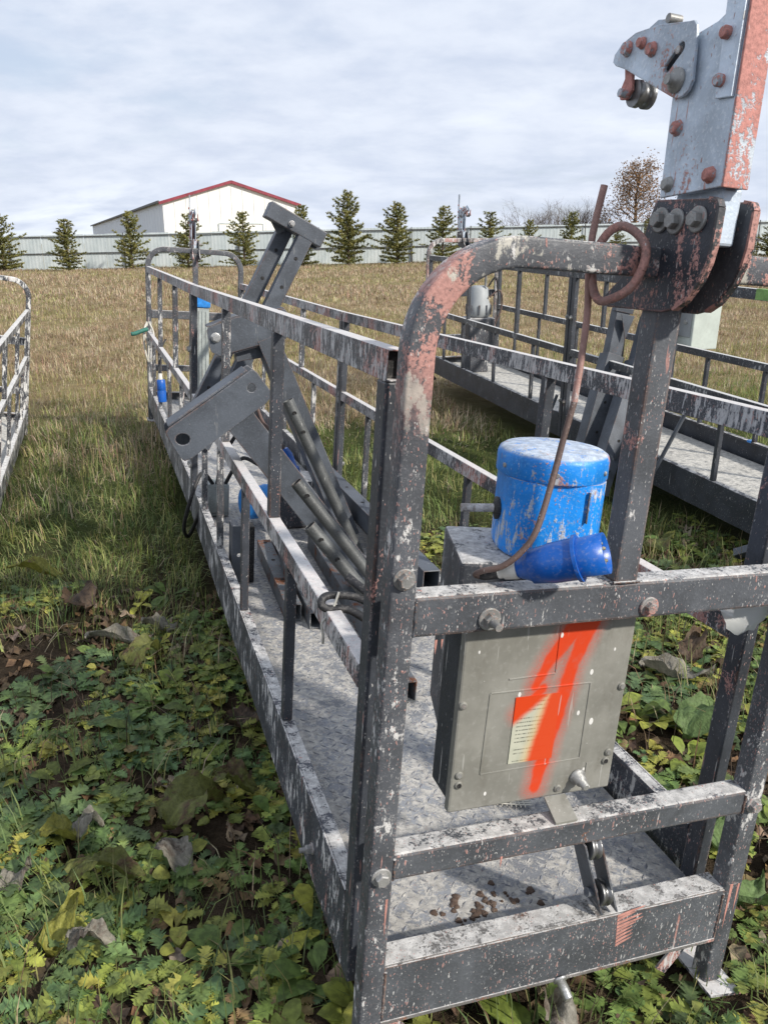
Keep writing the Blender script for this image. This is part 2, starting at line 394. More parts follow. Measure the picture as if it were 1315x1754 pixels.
M['weed'] = leafy('weed_leaf', 0.28, 0.6)
M['grass'] = leafy('grass_blade', 0.3, 0.55, 0.2)
M['litter'] = leafy('dead_stalk', 0.05, 0.8, 0.35)
M['needle'] = leafy('pine_needle', 0.1, 0.6, 0.25)
M['dryleaf'] = leafy('dry_tree_leaf', 0.2, 0.7, 0.3)


def big_leaf_mat(name, green, brown, amount, pale=False):
    m, n = new_mat(name)
    tc = n.add('ShaderNodeTexCoord').outputs['Object']
    at = n.add('ShaderNodeAttribute', {'attribute_name': 'vein'}).outputs['Fac']
    rnd = n.add('ShaderNodeObjectInfo').outputs['Random']
    co = n.add('ShaderNodeVectorMath', {'operation': 'ADD'}, i0=tc, i1=n.add('ShaderNodeCombineXYZ', X=n.math('MULTIPLY', rnd, 9.0)).outputs[0]).outputs[0]
    a = n.noise(co, 16.0, 6, 0.65, 0.3)
    f = n.noise(co, 120.0, 4, 0.65)
    g = n.mix(n.step(f, 0.3, 0.7), tuple(x * 0.75 for x in green), tuple(x * 1.25 for x in green))
    b = n.mix(n.step(f, 0.3, 0.7), tuple(x * 0.6 for x in brown), tuple(x * 1.3 for x in brown))
    c = n.mix(n.step(a, 0.66 - 0.3 * amount, 0.74 - 0.3 * amount), g, b)
    c = n.mix(n.math('MULTIPLY', at, 0.5), c, tuple(min(1, x * 1.9 + 0.03) for x in green))
    p = n.add('ShaderNodeBsdfPrincipled', Base_Color=c, Roughness=0.6)
    bm = n.add('ShaderNodeBump', Strength=0.6, Distance=0.006, Height=n.math('ADD', f, n.math('MULTIPLY', a, 1.5)))
    n.nt.links.new(bm.outputs[0], p.inputs['Normal'])
    t = n.add('ShaderNodeBsdfTranslucent', Color=c)
    mx = n.add('ShaderNodeMixShader', i0=0.2, i1=p.outputs[0], i2=t.outputs[0])
    n.add('ShaderNodeOutputMaterial', Surface=mx.outputs[0])
    return m


M['bl_olive'] = big_leaf_mat('burdock_olive', (0.115, 0.125, 0.028), (0.09, 0.055, 0.025), 0.5)
M['bl_yellow'] = big_leaf_mat('burdock_yellow', (0.21, 0.205, 0.035), (0.12, 0.075, 0.03), 0.3)
M['bl_grey'] = big_leaf_mat('burdock_grey', (0.215, 0.20, 0.165), (0.15, 0.12, 0.095), 0.45)
M['bl_brown'] = big_leaf_mat('burdock_brown', (0.085, 0.052, 0.028), (0.05, 0.032, 0.02), 0.5)
M['bl_green'] = big_leaf_mat('burdock_green', (0.105, 0.165, 0.05), (0.10, 0.08, 0.03), 0.15)


def ground_mat():
    m, n = new_mat('field_ground')
    tc = n.add('ShaderNodeTexCoord').outputs['Object']
    s = n.add('ShaderNodeSeparateXYZ', Vector=tc)
    a = n.noise(tc, 0.9, 6, 0.65)
    b = n.noise(tc, 9.0, 6, 0.7)
    c = n.noise(tc, 70.0, 4, 0.7)
    soil = n.mix(n.step(b, 0.35, 0.65), (0.030, 0.021, 0.014), (0.075, 0.055, 0.036))
    green = n.mix(n.step(c, 0.35, 0.65), (0.035, 0.050, 0.014), (0.085, 0.10, 0.032))
    dry = n.mix(n.step(b, 0.3, 0.7), (0.20, 0.15, 0.08), (0.34, 0.26, 0.145))
    dry = n.mix(n.math('MULTIPLY', n.step(a, 0.42, 0.6), 0.55), dry, (0.19, 0.18, 0.075))
    yy = n.math('ADD', s.outputs[1], n.math('MULTIPLY', n.math('SUBTRACT', a, 0.5), 4.0))
    col = n.mix(n.step(yy, 2.8, 4.6), soil, green)
    col = n.mix(n.step(yy, 5.5, 9.0), col, dry)
    col = n.mix(n.math('MULTIPLY', n.step(c, 0.5, 0.7), 0.35), col, n.mix(0.5, col, (0.02, 0.015, 0.01)))
    finish(n, col, 0.95, 0.0, n.math('ADD', b, c), 0.8, 0.03, spec=0.1)
    return m


M['ground'] = ground_mat()


def sheet_mat(name, c0, c1, rough=0.5, metal=0.2, sc_=0.35):
    m, n = new_mat(name)
    tc = n.add('ShaderNodeTexCoord').outputs['Object']
    rnd = n.add('ShaderNodeObjectInfo').outputs['Random']
    a = n.noise(n.vmap(tc, (1, 1, 0.35)), sc_ * 6, 5, 0.65)
    b = n.noise(n.vmap(tc, (1, 1, 0.12)), 9.0, 4, 0.7)
    c = n.mix(n.step(a, 0.3, 0.7), c0, c1)
    c = n.mix(n.math('MULTIPLY', rnd, 0.35), c, tuple(x * 0.72 for x in c0))
    c = n.mix(n.math('MULTIPLY', n.step(b, 0.56, 0.72), 0.35), c, tuple(x * 0.62 for x in c0))
    finish(n, c, rough, metal, a, 0.1, 0.01)
    return m


M['fence'] = sheet_mat('fence_sheet', (0.50, 0.57, 0.585), (0.66, 0.71, 0.715), 0.5, 0.1)
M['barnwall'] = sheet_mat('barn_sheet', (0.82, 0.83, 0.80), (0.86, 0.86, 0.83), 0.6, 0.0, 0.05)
M['barnside_shaded'] = sheet_mat('barn_shaded_sheet', (0.58, 0.63, 0.70), (0.63, 0.68, 0.74), 0.5, 0.0, 0.05)  # darker, bluer copy of the gable sheet: this side's shade put into the colour
M['bark'] = simple('pine_bark', (0.075, 0.052, 0.036), 0.9, scale=12.0)
M['twig'] = simple('bare_twig', (0.15, 0.125, 0.11), 0.9, scale=8.0)

# ------------------------------------------------------------------ object helpers
BASE = {}


def tag(o, label=None, cat=None, group=None, kind=None):
    if label: o['label'] = label
    if cat: o['category'] = cat
    if group: o['group'] = group
    if kind: o['kind'] = kind
    return o


def thing(name, label, cat, fr=None, base=(0, 0, 0), group=None):
    o = bpy.data.objects.new(name, None)
    o.empty_display_size = 0.1
    COL.objects.link(o)
    o.matrix_world = (fr or Matrix()) @ Matrix.Translation(base)
    BASE[o.name] = Vector(base)
    return tag(o, label, cat, group)


def axes(d, up=(0, 0, 1)):
    d = Vector(d).normalized()
    u = Vector(up)
    if abs(d.dot(u)) > 0.98:
        u = Vector((0, 1, 0))
    s = d.cross(u).normalized()
    return d, s, s.cross(d).normalized()


class MB:
    def __init__(self):
        self.v, self.f, self.s = [], [], []

    def poly(self, vs, fs, smooth=False):
        k = len(self.v)
        self.v += [Vector(p) for p in vs]
        for f in fs:
            self.f.append([i + k for i in f])
            self.s.append(smooth)
        return self

    def box(self, x0, x1, y0, y1, z0, z1):
        vs = [(x, y, z) for x in (x0, x1) for y in (y0, y1) for z in (z0, z1)]
        return self.poly(vs, [(0, 1, 3, 2), (4, 6, 7, 5), (0, 4, 5, 1), (2, 3, 7, 6), (0, 2, 6, 4), (1, 5, 7, 3)])

    def beam(self, p0, p1, w, h, up=(0, 0, 1), wall=0.0):
        p0, p1 = Vector(p0), Vector(p1)
        d, s, u = axes(p1 - p0, up)
        def ring(p, a, b):
            return [p + s * (i * a / 2) + u * (j * b / 2) for i, j in ((-1, -1), (1, -1), (1, 1), (-1, 1))]
        if wall <= 0:
            return self.poly(ring(p0, w, h) + ring(p1, w, h), [(3, 2, 1, 0), (4, 5, 6, 7)] + [(i, (i + 1) % 4, 4 + (i + 1) % 4, 4 + i) for i in range(4)])
        vs = ring(p0, w, h) + ring(p1, w, h) + ring(p0, w - 2 * wall, h - 2 * wall) + ring(p1, w - 2 * wall, h - 2 * wall)
        fs = []
        for i in range(4):
            j = (i + 1) % 4
            fs += [(i, j, 4 + j, 4 + i), (8 + j, 8 + i, 12 + i, 12 + j), (j, i, 8 + i, 8 + j), (4 + i, 4 + j, 12 + j, 12 + i)]
        return self.poly(vs, fs)

    def tube(self, path, r, n=10, cap=True, wall=0.0):
        path = [Vector(p) for p in path]
        rr = r if isinstance(r, (list, tuple)) else [r] * len(path)
        k = len(path)
        vs, fs = [], []
        u = None
        for i, p in enumerate(path):
            t = (path[min(i + 1, k - 1)] - path[max(i - 1, 0)]).normalized()
            if u is None:
                u = axes(t)[1]
            u = (u - t * u.dot(t)).normalized()
            b = t.cross(u)
            for j in range(n):
                a = 2 * math.pi * j / n
                vs.append(p + (u * math.cos(a) + b * math.sin(a)) * rr[i])
        for i in range(k - 1):
            for j in range(n):
                fs.append((i * n + j, i * n + (j + 1) % n, (i + 1) * n + (j + 1) % n, (i + 1) * n + j))
        self.poly(vs, fs, True)
        if wall > 0:
            q0, q1 = path[0], path[-1]
            iv = []
            for i, p in enumerate((0, k - 1)):
                c = path[p]
                iv += [c + (vs[p * n + j] - c) * (1 - wall / rr[p]) for j in range(n)]
            iv += vs[:n] + vs[(k - 1) * n:]
            self.poly(iv, [(j, n + j, n + (j + 1) % n, (j + 1) % n) for j in range(n)], True)
            self.poly(iv, [(j, (j + 1) % n, 2 * n + (j + 1) % n, 2 * n + j) for j in range(n)] + [(n + j, 3 * n + j, 3 * n + (j + 1) % n, n + (j + 1) % n) for j in range(n)])
        elif cap:
            self.poly(vs[:n], [tuple(range(n - 1, -1, -1))])
            self.poly(vs[(k - 1) * n:], [tuple(range(n))])
        return self

    def lathe(self, c, axis, prof, n=20, phase=0.0, smooth=True, squash=None):
        """prof: list of (distance along axis, radius)"""
        c = Vector(c)
        d, s, u = axes(axis)
        vs, fs = [], []
        for t, r in prof:
            for j in range(n):
                a = 2 * math.pi * j / n + phase
                q = r * (squash(a) if squash else 1)
                vs.append(c + d * t + (s * math.cos(a) + u * math.sin(a)) * q)
        for i in range(len(prof) - 1):
            for j in range(n):
                fs.append((i * n + j, i * n + (j + 1) % n, (i + 1) * n + (j + 1) % n, (i + 1) * n + j))
        self.poly(vs, fs, smooth)
        self.poly(vs[:n], [tuple(range(n - 1, -1, -1))])
        self.poly(vs[-n:], [tuple(range(n))])
        return self

    def hexbolt(self, c, axis, r=0.011, h=0.009, washer=0.017, thread=0.0):
        d = Vector(axis).normalized()
        c = Vector(c)
        self.lathe(c, d, [(0.0, washer), (0.003, washer), (0.0032, washer * 0.9)], 16)
        self.lathe(c + d * 0.0034, d, [(0, r), (h * 0.8, r), (h, r * 0.85)], 6, 0.3, False)
        if thread > 0:
            self.lathe(c + d * (0.0036 + h), d, [(0, r * 0.55), (thread, r * 0.55)], 10)
        return self

    def prism(self, outline, axis, a0, a1, holes=()):
        """outline in the plane across axis (0: y,z  1: x,z  2: x,y), extruded from a0 to a1"""
        def pt(p, a):
            return [(a, p[0], p[1]), (p[0], a, p[1]), (p[0], p[1], a)][axis]
        bm = bmesh.new()
        loops = [outline] + list(holes)
        eds = []
        for lp in loops:
            vs = [bm.verts.new(pt(p, a0)) for p in lp]
            eds += [bm.edges.new((vs[i], vs[(i + 1) % len(vs)])) for i in range(len(vs))]
        bmesh.ops.triangle_fill(bm, edges=eds, use_beauty=True)
        bm.verts.index_update()
        base = [v.co.copy() for v in bm.verts]
        tris = [[v.index for v in f.verts] for f in bm.faces]
        k = len(base)
        sh = Vector(pt((0, 0), a1)) - Vector(pt((0, 0), a0))
        fs = [t for t in tris] + [[i + k for i in reversed(t)] for t in tris]
        o = 0
        for lp in loops:
            m = len(lp)
            fs += [(o + i, o + (i + 1) % m, k + o + (i + 1) % m, k + o + i) for i in range(m)]
            o += m
        self.poly(base + [b + sh for b in base], fs)
        bm.free()
        return self

    def xform(self, f):
        self.v = [Vector(f(p)) for p in self.v]
        return self

    def mesh(self, name, mat, base=(0, 0, 0), fix=True):
        me = bpy.data.meshes.new(name)
        b = Vector(base)
        me.from_pydata([tuple(p - b) for p in self.v], [], self.f)
        me.polygons.foreach_set('use_smooth', self.s)
        if mat:
            me.materials.append(mat)
        if fix:
            bm = bmesh.new()
            bm.from_mesh(me)
            bmesh.ops.recalc_face_normals(bm, faces=bm.faces)
            bm.to_mesh(me)
            bm.free()
        return me

    def build(self, name, mat, parent=None, base=None, bevel=0.0, fr=None, label=None, warp=None, kind=None):
        if warp:
            self.xform(warp)
        b = BASE[parent.name] if parent else Vector(base or (0, 0, 0))
        me = self.mesh(name, mat, b)
        o = bpy.data.objects.new(name, me)
        COL.objects.link(o)
        if parent:
            o.parent = parent
        else:
            o.matrix_world = (fr or Matrix()) @ Matrix.Translation(b)
        BASE[o.name] = b
        if bevel > 0:
            md = o.modifiers.new('bevel', 'BEVEL')
            md.width = bevel
            md.segments = 2
            md.limit_method = 'ANGLE'
            md.angle_limit = math.radians(50)
            md.use_clamp_overlap = True
        if label: o['label'] = label
        if kind: o['kind'] = kind
        return o


def np_mesh(name, V, F, mat, tint=None, smooth=False):
    """fast mesh from numpy: F is (n,3) or (n,4)"""
    me = bpy.data.meshes.new(name)
    me.vertices.add(len(V))
    me.vertices.foreach_set('co', np.ascontiguousarray(V, dtype=np.float32).ravel())
    k = F.shape[1]
    me.loops.add(F.size)
    me.loops.foreach_set('vertex_index', np.ascontiguousarray(F, dtype=np.int32).ravel())
    me.polygons.add(len(F))
    me.polygons.foreach_set('loop_start', np.arange(0, F.size, k, dtype=np.int32))
    if smooth:
        me.polygons.foreach_set('use_smooth', np.ones(len(F), dtype=bool))
    me.update(calc_edges=True)
    me.materials.append(mat)
    if tint is not None:
        at = me.attributes.new('tint', 'FLOAT_COLOR', 'POINT')
        c = np.ones((len(V), 4), dtype=np.float32)
        c[:, :3] = tint
        at.data.foreach_set('color', c.ravel())
    me.validate()
    return me


def frame(r, t):
    return Matrix.Translation((t[0], t[1], t[2] + 1.45)) @ Euler(r, 'XYZ').to_matrix().to_4x4()


F1 = frame((-0.0160, 0.0738, 0.3209), (-0.0453, 0.9736, -1.2929))
F2 = frame((0.0167, -0.0023, 0.2749), (2.0135, 2.5336, -1.3805))
F0 = frame((0.0041, 0.1563, 0.3419), (-1.9235, 1.0926, -1.5031))
W, LP, LJ = 0.775, 5.9, 2.93

# ------------------------------------------------------------------ ground and background
def sstep(a, lo, hi):
    t = np.clip((a - lo) / (hi - lo), 0, 1)
    return t * t * (3 - 2 * t)


def zg(x, y):
    x, y = np.asarray(x, float), np.asarray(y, float)
    far = sstep(y, 12, 45) * (0.33 + 0.019 * np.clip(x, -40, 40))
    left = -0.17 * sstep(-x, 1.0, 3.4) * (1 - sstep(y, 9, 20))
    und = 0.018 * np.sin(x * 2.3 + 1.0) * np.sin(y * 1.9) + 0.012 * np.sin(x * 5.1 - y * 3.3)
    return far + left + und * (1 - sstep(y, 30, 45))


def vnoise(x, y, sc_, seed):
    """value noise, vectorised"""
    x = np.asarray(x) * sc_ + seed * 17.13
    y = np.asarray(y) * sc_ + seed * 5.77
    xi, yi = np.floor(x).astype(np.int64), np.floor(y).astype(np.int64)
    xf, yf = x - xi, y - yi
    xf, yf = xf * xf * (3 - 2 * xf), yf * yf * (3 - 2 * yf)
    def h(a, b):
        q = (a * 374761393 + b * 668265263 + int(seed * 1013)) & 0x7fffffff
        q = ((q ^ (q >> 13)) * 1274126177) & 0x7fffffff
        return ((q ^ (q >> 16)) & 0xffff) / 65535.0
    return (h(xi, yi) * (1 - xf) + h(xi + 1, yi) * xf) * (1 - yf) + (h(xi, yi + 1) * (1 - xf) + h(xi + 1, yi + 1) * xf) * yf


gx = np.concatenate([np.linspace(-400, -60, 12), np.linspace(-55, -8, 30), np.linspace(-7, 7, 150), np.linspace(8, 55, 30), np.linspace(60, 400, 12)])
gy = np.concatenate([np.linspace(-60, -4, 12), np.linspace(-3, 9, 150), np.linspace(9.5, 60, 80), np.linspace(66, 900, 14)])
GX, GY = np.meshgrid(gx, gy)
GZ = zg(GX, GY) + (vnoise(GX, GY, 9.0, 1) - 0.5) * 0.03 * (1 - sstep(GY, 8, 20))
gv = np.stack([GX.ravel(), GY.ravel(), GZ.ravel()], 1)
nx, ny = len(gx), len(gy)
idx = np.arange(nx * ny).reshape(ny, nx)
gf = np.stack([idx[:-1, :-1].ravel(), idx[:-1, 1:].ravel(), idx[1:, 1:].ravel(), idx[1:, :-1].ravel()], 1)
ground = bpy.data.objects.new('ground', np_mesh('ground', gv, gf, M['ground'], smooth=True))
COL.objects.link(ground)
tag(ground, kind='structure')

# --- corrugated fence, a thing with its sheets, rails and posts
fence = thing('sheet_fence', 'long pale corrugated sheet metal fence closing off the far side of the field', 'fence', Matrix.Translation((0, 45, 0)))
FH = 1.80


def sheet_mesh(slope):
    V, Fq = [], []
    n = 24
    for i in range(n + 1):
        x = 1.14 * i / n
        d = 0.0025 if (i % 4) in (1, 2) else -0.0025
        z = slope * x
        V += [(x, d, z), (x, d, z + FH)]
        if i:
            Fq.append((2 * i - 2, 2 * i, 2 * i + 1, 2 * i - 1))
    me = bpy.data.meshes.new('profiled_sheet')
    me.from_pydata(V, [], Fq)
    me.materials.append(M['fence'])
    return me


shm = sheet_mesh(0.019)
for i in range(68):
    x = -39.15 + i * 1.15
    o = bpy.data.objects.new('profiled_sheet', shm)
    COL.objects.link(o)
    o.parent = fence
    o.location = (x, random.uniform(-0.012, 0.012), float(zg(x, 45)) + random.uniform(-0.03, 0.03))
for zz_, th in ((FH - 0.10, 0.05), (FH * 0.47, 0.05)):
    mb = MB()
    xs = np.linspace(-39.1, 39.0, 28)
    for a, b in zip(xs[:-1], xs[1:]):
        mb.beam((a, -0.055, float(zg(a, 45)) + zz_), (b, -0.055, float(zg(b, 45)) + zz_), 0.03, th)
    mb.build('fence_rail', M['fencepost'], fence)
pm = MB().box(-0.045, 0.045, -0.12, -0.075, -0.1, FH * 0.62).box(-0.022, 0.022, -0.11, -0.075, FH * 0.62, FH + 0.04).mesh('fence_post', M['fencepost'])
for i in range(26):
    x = -38.8 + i * 3.1
    o = bpy.data.objects.new('fence_post', pm)
    COL.objects.link(o)
    o.parent = fence
    o.location = (x, 0, float(zg(x, 45)))
    o.rotation_euler = (0, random.uniform(-0.03, 0.03), 0)

# --- barn behind the fence
BA = Vector((-0.39, 0.92, 0)).normalized()
BG = Vector((0.92, 0.39, 0)).normalized()
barn = thing('barn', 'white gabled metal barn with dark red gable trim standing behind the fence', 'barn', Matrix.Translation((-20.9, 80, 0)))
WB, HE, HP, LB = 13.2, 5.05, 7.0, 96.0


def bp(u, v, z):
    p = BG * u + BA * v
    return (p.x, p.y, z)


MB().poly([bp(0, 0, -0.5), bp(WB, 0, -0.5), bp(WB, 0, HE), bp(WB / 2, 0, HP), bp(0, 0, HE)], [(0, 1, 2, 3, 4)]) \
    .poly([bp(WB, 0, -0.5), bp(WB, LB, -0.5), bp(WB, LB, HE - 0.5), bp(WB, 0, HE)], [(0, 1, 2, 3)]).build('gable_wall', M['barnwall'], barn)
MB().poly([bp(0, 0, -0.5), bp(0, LB, -0.5), bp(0, LB, HE - 0.55), bp(0, 0, HE)], [(0, 3, 2, 1)]).build('side_wall', M['barnside_shaded'], barn)
MB().poly([bp(-0.3, 0, HE - 0.02), bp(WB / 2, 0, HP + 0.06), bp(WB / 2, LB, HP - 0.5), bp(-0.3, LB, HE - 0.57)], [(0, 1, 2, 3)]) \
    .poly([bp(WB + 0.3, 0, HE - 0.02), bp(WB / 2, 0, HP + 0.062), bp(WB / 2, LB, HP - 0.498), bp(WB + 0.3, LB, HE - 0.57)], [(3, 2, 1, 0)]) \
    .build('roof', M['roofing'], barn)
mb = MB()
mb.beam(bp(-0.35, -0.15, HE - 0.16), bp(WB / 2, -0.15, HP - 0.08), 0.3, 0.26)
mb.beam(bp(WB / 2, -0.15, HP - 0.075), bp(WB + 0.35, -0.15, HE - 0.155), 0.3, 0.26)
mb.build('gable_trim', M['redtrim'], barn)
mb = MB()
mb.beam(bp(-0.33, 0.2, HE - 0.02), bp(-0.33, LB, HE - 0.6), 0.14, 0.2)
mb.build('eave_edge', M['roofing'], barn)
dr = MB().poly([bp(5.2, -0.05, 0), bp(9.6, -0.05, 0), bp(9.6, -0.05, 3.1), bp(5.2, -0.05, 3.1)], [(0, 1, 2, 3)]).build('barn_door', M['barnwall'], barn)
mb = MB()
for a, b in (((5.2, 0), (5.2, 3.15)), ((9.6, 0), (9.6, 3.15)), ((5.2, 3.15), (9.6, 3.15))):
    mb.beam(bp(a[0], -0.09, a[1]), bp(b[0], -0.09, b[1]), 0.07, 0.07, up=(0, 1, 0))
mb.build('door_frame', M['fence'], dr)
mb = MB()
for u in np.arange(1.1, WB, 1.1):
    top = HE + (HP - HE) * (1 - abs(u - WB / 2) / (WB / 2)) - 0.32
    if top > 3.3 or not 5.2 < u < 9.6:
        mb.beam(bp(u, -0.02, 3.3 if 5.2 < u < 9.6 else 0), bp(u, -0.02, top), 0.03, 0.05, up=(0, 1, 0))
mb.build('sheet_joint', M['barnwall'], barn, kind='stuff')
mb = MB()
for v in np.arange(2.0, LB, 2.0):
    mb.beam(bp(-0.005, v, 0), bp(-0.005, v, HE - 0.35 - 0.0057 * v), 0.02, 0.03)
mb.build('wall_rib', M['barnside_shaded'], barn, kind='stuff')


# --- pines
def pine_mesh(seed, h, rad):
    rg = np.random.default_rng(seed)
    gap = rg.uniform(0.1, 0.3)
    skew = rg.uniform(-0.25, 0.25, 2)
    tri, tint = [], []
    lev = int(10 + h * 2.4)
    for i in range(lev):
        t = (i + rg.uniform(-.2, .2)) / lev
        z = 0.22 + t * (h - 0.34)
        r = rad * (1 - t) ** 0.72 * rg.uniform(0.8, 1.1) + 0.06
        if t < 0.12:
            r *= 0.8
        nb = rg.integers(5, 8)
        for a in rg.uniform(0, 2 * np.pi) + np.arange(nb) * 2 * np.pi / nb + rg.normal(0, .2, nb):
            if rg.random() < gap:
                continue
            rr = r * rg.uniform(0.5, 1.15) * (1 + skew[0] * np.cos(a) + skew[1] * np.sin(a))
            rise = 0.10 + 0.55 * t
            ns = max(3, int(rr / 0.055))
            for k in range(ns):
                f = (k + 1.0) / ns
                p = np.array([np.cos(a) * rr * f, np.sin(a) * rr * f, z + rise * rr * f * (0.4 + 0.8 * f) - 0.05])
                p += rg.normal(0, 0.025, 3)
                axis = np.array([np.cos(a) * (1 - 0.5 * f), np.sin(a) * (1 - 0.5 * f), 0.35 + 0.8 * f])
                axis /= np.linalg.norm(axis)
                tone = rg.uniform(0.7, 1.25)
                base = np.array([0.18, 0.19, 0.07]) if rg.random() < 0.55 else np.array([0.27, 0.25, 0.085])
                for q in range(15):
                    d = axis * 0.75 + rg.normal(0, 0.55, 3)
                    d /= np.linalg.norm(d)
                    s = np.cross(d, rg.normal(0, 1, 3))
                    s /= np.linalg.norm(s)
                    L = rg.uniform(0.08, 0.15)
                    tri.append([p - s * 0.021, p + s * 0.021, p + d * L])
                    tint.append([base * tone] * 3)
    V = np.array(tri).reshape(-1, 3)
    Fc = np.arange(len(V)).reshape(-1, 3)
    crown = np_mesh('crown', V, Fc, M['needle'], np.array(tint).reshape(-1, 3))
    mb = MB()
    mb.tube([(0, 0, -0.15), (0.01, 0, h * 0.4), (0, 0.01, h * 0.75), (0, 0, h * 0.97)], [0.055, 0.04, 0.022, 0.008], 7)
    for i in range(26):
        z = 0.25 + (h - 0.6) * i / 26
        a = i * 2.4
        r = rad * (1 - z / h) * 0.8
        mb.tube([(0, 0, z), (math.cos(a) * r, math.sin(a) * r, z + 0.2 * r)], [0.014, 0.005], 4, cap=False)
    return crown, mb.mesh('trunk', M['bark'])


PM = [pine_mesh(s, 3.3, r) for s, r in ((1, 0.98), (2, 0.85), (3, 1.12), (4, 0.95), (5, 1.05), (6, 0.98), (7, 0.85), (8, 1.12), (9, 0.95), (10, 1.05))]
CAMF = 1352.8


def place_pine(px, top, width, label, y=42.0, var=0, base_px=None):
    x = (px - 657.5) / CAMF * (y * math.cos(math.radians(18.894)) + 0.4 * y * 0)
    # the bearing of a thing at distance y, eye height 1.45
    x = (px - 657.5) / CAMF * (y * math.cos(0.32976) + 1.3 * math.sin(0.32976)) 
    z0 = float(zg(x, y))
    ztop = 1.45 + y * math.tan(math.atan((877 - top) / CAMF) - 0.32976)
    h = ztop - z0
    t = thing('pine_tree', label, 'pine tree', Matrix.Translation((x, y, z0)), group='young pines along the fence')
    cm, tm = PM[var + (5 if int(px) % 3 == 1 else 0)]
    sz = h / 3.3
    for nm, me in (('trunk', tm), ('crown', cm)):
        o = bpy.data.objects.new(nm, me)
        COL.objects.link(o)
        o.parent = t
    wid = 1.28 * (width / CAMF * y) / ((0.98, 0.85, 1.12, 0.95, 1.05)[var] * 1.0)
    t.rotation_euler = (0, 0, random.uniform(0, 6))
    t.scale = (wid, wid, sz)


for a in [(8, 360, 30, 'young pine cut by the left picture edge before the fence', 0),
          (120, 371, 27, 'narrow young pine before the fence left of the barn', 1),
          (228, 356, 30, 'young pine in front of the shaded side wall of the barn', 4),
          (324, 362, 27, 'young pine behind the far hanger of the middle platform', 3),
          (420, 357, 29, 'young pine in front of the barn gable beside the barn door', 0),
          (519, 346, 23, 'narrow young pine at the right end of the barn behind the T headed post', 1),
          (597, 322, 37, 'tallest and airiest young pine before the fence right of the barn', 2),
          (680, 342, 35, 'young pine with wide low branches alone between tallest pine and the painted arch', 2),
          (757, 350, 31, 'dense young pine just left of the far hanger of the right platform', 4),
          (836, 359, 30, 'dense young pine just right of the far hanger of the right platform', 3),
          (903, 372, 18, 'small pine over the painted arch in front of the pale bare shrub', 0),
          (974, 358, 25, 'pine over the painted arch in front of the darker bare shrubs', 4),
          (1050, 392, 20, 'low pine seen through the cable ring on the arch', 3),
          (1104, 372, 18, 'small pine just left of the dark hanger plates', 1),
          (1266, 386, 22, 'small pine showing right behind the gap of the hanger plates', 0),
          (1310, 374, 20, 'small pine cut by the right picture edge', 3)]:
    place_pine(a[0], a[1], a[2], a[3], var=a[4], y=42.5 - (0.6 if a[4] == 2 else 0))


# --- bare shrubs and the tree with brown leaves behind the fence
def branches(mb, p, d, L, r, depth, rg, tips, spread=0.5, nk=3):
    q = p + d * L
    mid = p + d * L * 0.5 + Vector(rg.normal(0, 0.05 * L, 3))
    mb.tube([p, mid, q], [r, r * 0.8, r * 0.55], 4 if depth < 3 else 5, cap=False)
    tips.append((q, d))
    if depth == 0:
        return
    for k in range(nk if depth < 3 else nk + 1):
        nd = (d + Vector(rg.normal(0, spread, 3))).normalized()
        nd.z = abs(nd.z) * 0.8 + 0.15
        branches(mb, p.lerp(q, rg.uniform(0.45, 1.0)), nd.normalized(), L * rg.uniform(0.55, 0.8), r * 0.55, depth - 1, rg, tips, spread, nk)


def shrub(px, top, y, label, seed, leafy_=False, width=1.0):
    rg = np.random.default_rng(seed)
    x = (px - 657.5) / CAMF * y * math.cos(0.32976)
    z0 = float(zg(x, y))
    h = 1.45 + y * math.tan(math.atan((877 - top) / CAMF) - 0.32976) - z0
    t = thing('leafy_tree' if leafy_ else 'bare_shrub', label, 'tree' if leafy_ else 'shrub', Matrix.Translation((x, y, z0)),
              group=None if leafy_ else 'bare shrubs behind the fence')
    mb = MB()
    tips = []
    if leafy_:
        top_ = Vector((0, 0, 0))
        mb.tube([(0, 0, -0.2), (0.1, 0, h * 0.3), (0, 0.1, h * 0.6), (0.1, 0, h * 0.88)], [0.16, 0.12, 0.07, 0.02], 7)
        for i in range(30):
            z = h * (0.14 + 0.74 * i / 30)
            a = i * 2.4 + rg.uniform(-.3, .3)
            L = (0.62 - 0.42 * (i / 30)) * h * 0.42 * width
            branches(mb, Vector((0, 0, z)), Vector((math.cos(a), math.sin(a), 0.75)).normalized(), L, 0.035, 2, rg, tips, 0.5, 3)
    else:
        for i in range(14):
            a = rg.uniform(0, 6.28)
            branches(mb, Vector((rg.normal(0, .25), rg.normal(0, .25), 0)), Vector((math.cos(a) * 0.45 * width, math.sin(a) * 0.45 * width, 1)).normalized(), h * 0.40, 0.032, 4, rg, tips, 0.42, 2)
    zmax = max(v.z for v in mb.v)
    k = h / zmax
    mb.xform(lambda p: (p.x * (1 if leafy_ else k), p.y, p.z * k))
    mb.build('trunk' if leafy_ else 'twigs', M['twig'] if not leafy_ else M['bark'], t)
    if leafy_:
        tri, tint = [], []
        for q, d in tips:
            for _ in range(13):
                p = np.array(q) + rg.normal(0, 0.26, 3)
                p[2] *= k
                s = rg.normal(0, 1, 3); s /= np.linalg.norm(s)
                u = rg.normal(0, 1, 3); u /= np.linalg.norm(u)
                L = rg.uniform(0.09, 0.17)
                tri.append([p - s * L * 0.5, p + u * L * 0.7, p + s * L * 0.5])
                c = np.array([0.26, 0.155, 0.085]) * rg.uniform(0.55, 1.35)
                tint.append([c] * 3)
        V = np.array(tri).reshape(-1, 3)
        o = bpy.data.objects.new('crown', np_mesh('crown', V, np.arange(len(V)).reshape(-1, 3), M['dryleaf'], np.array(tint).reshape(-1, 3)))
        COL.objects.link(o)
        o.parent = t


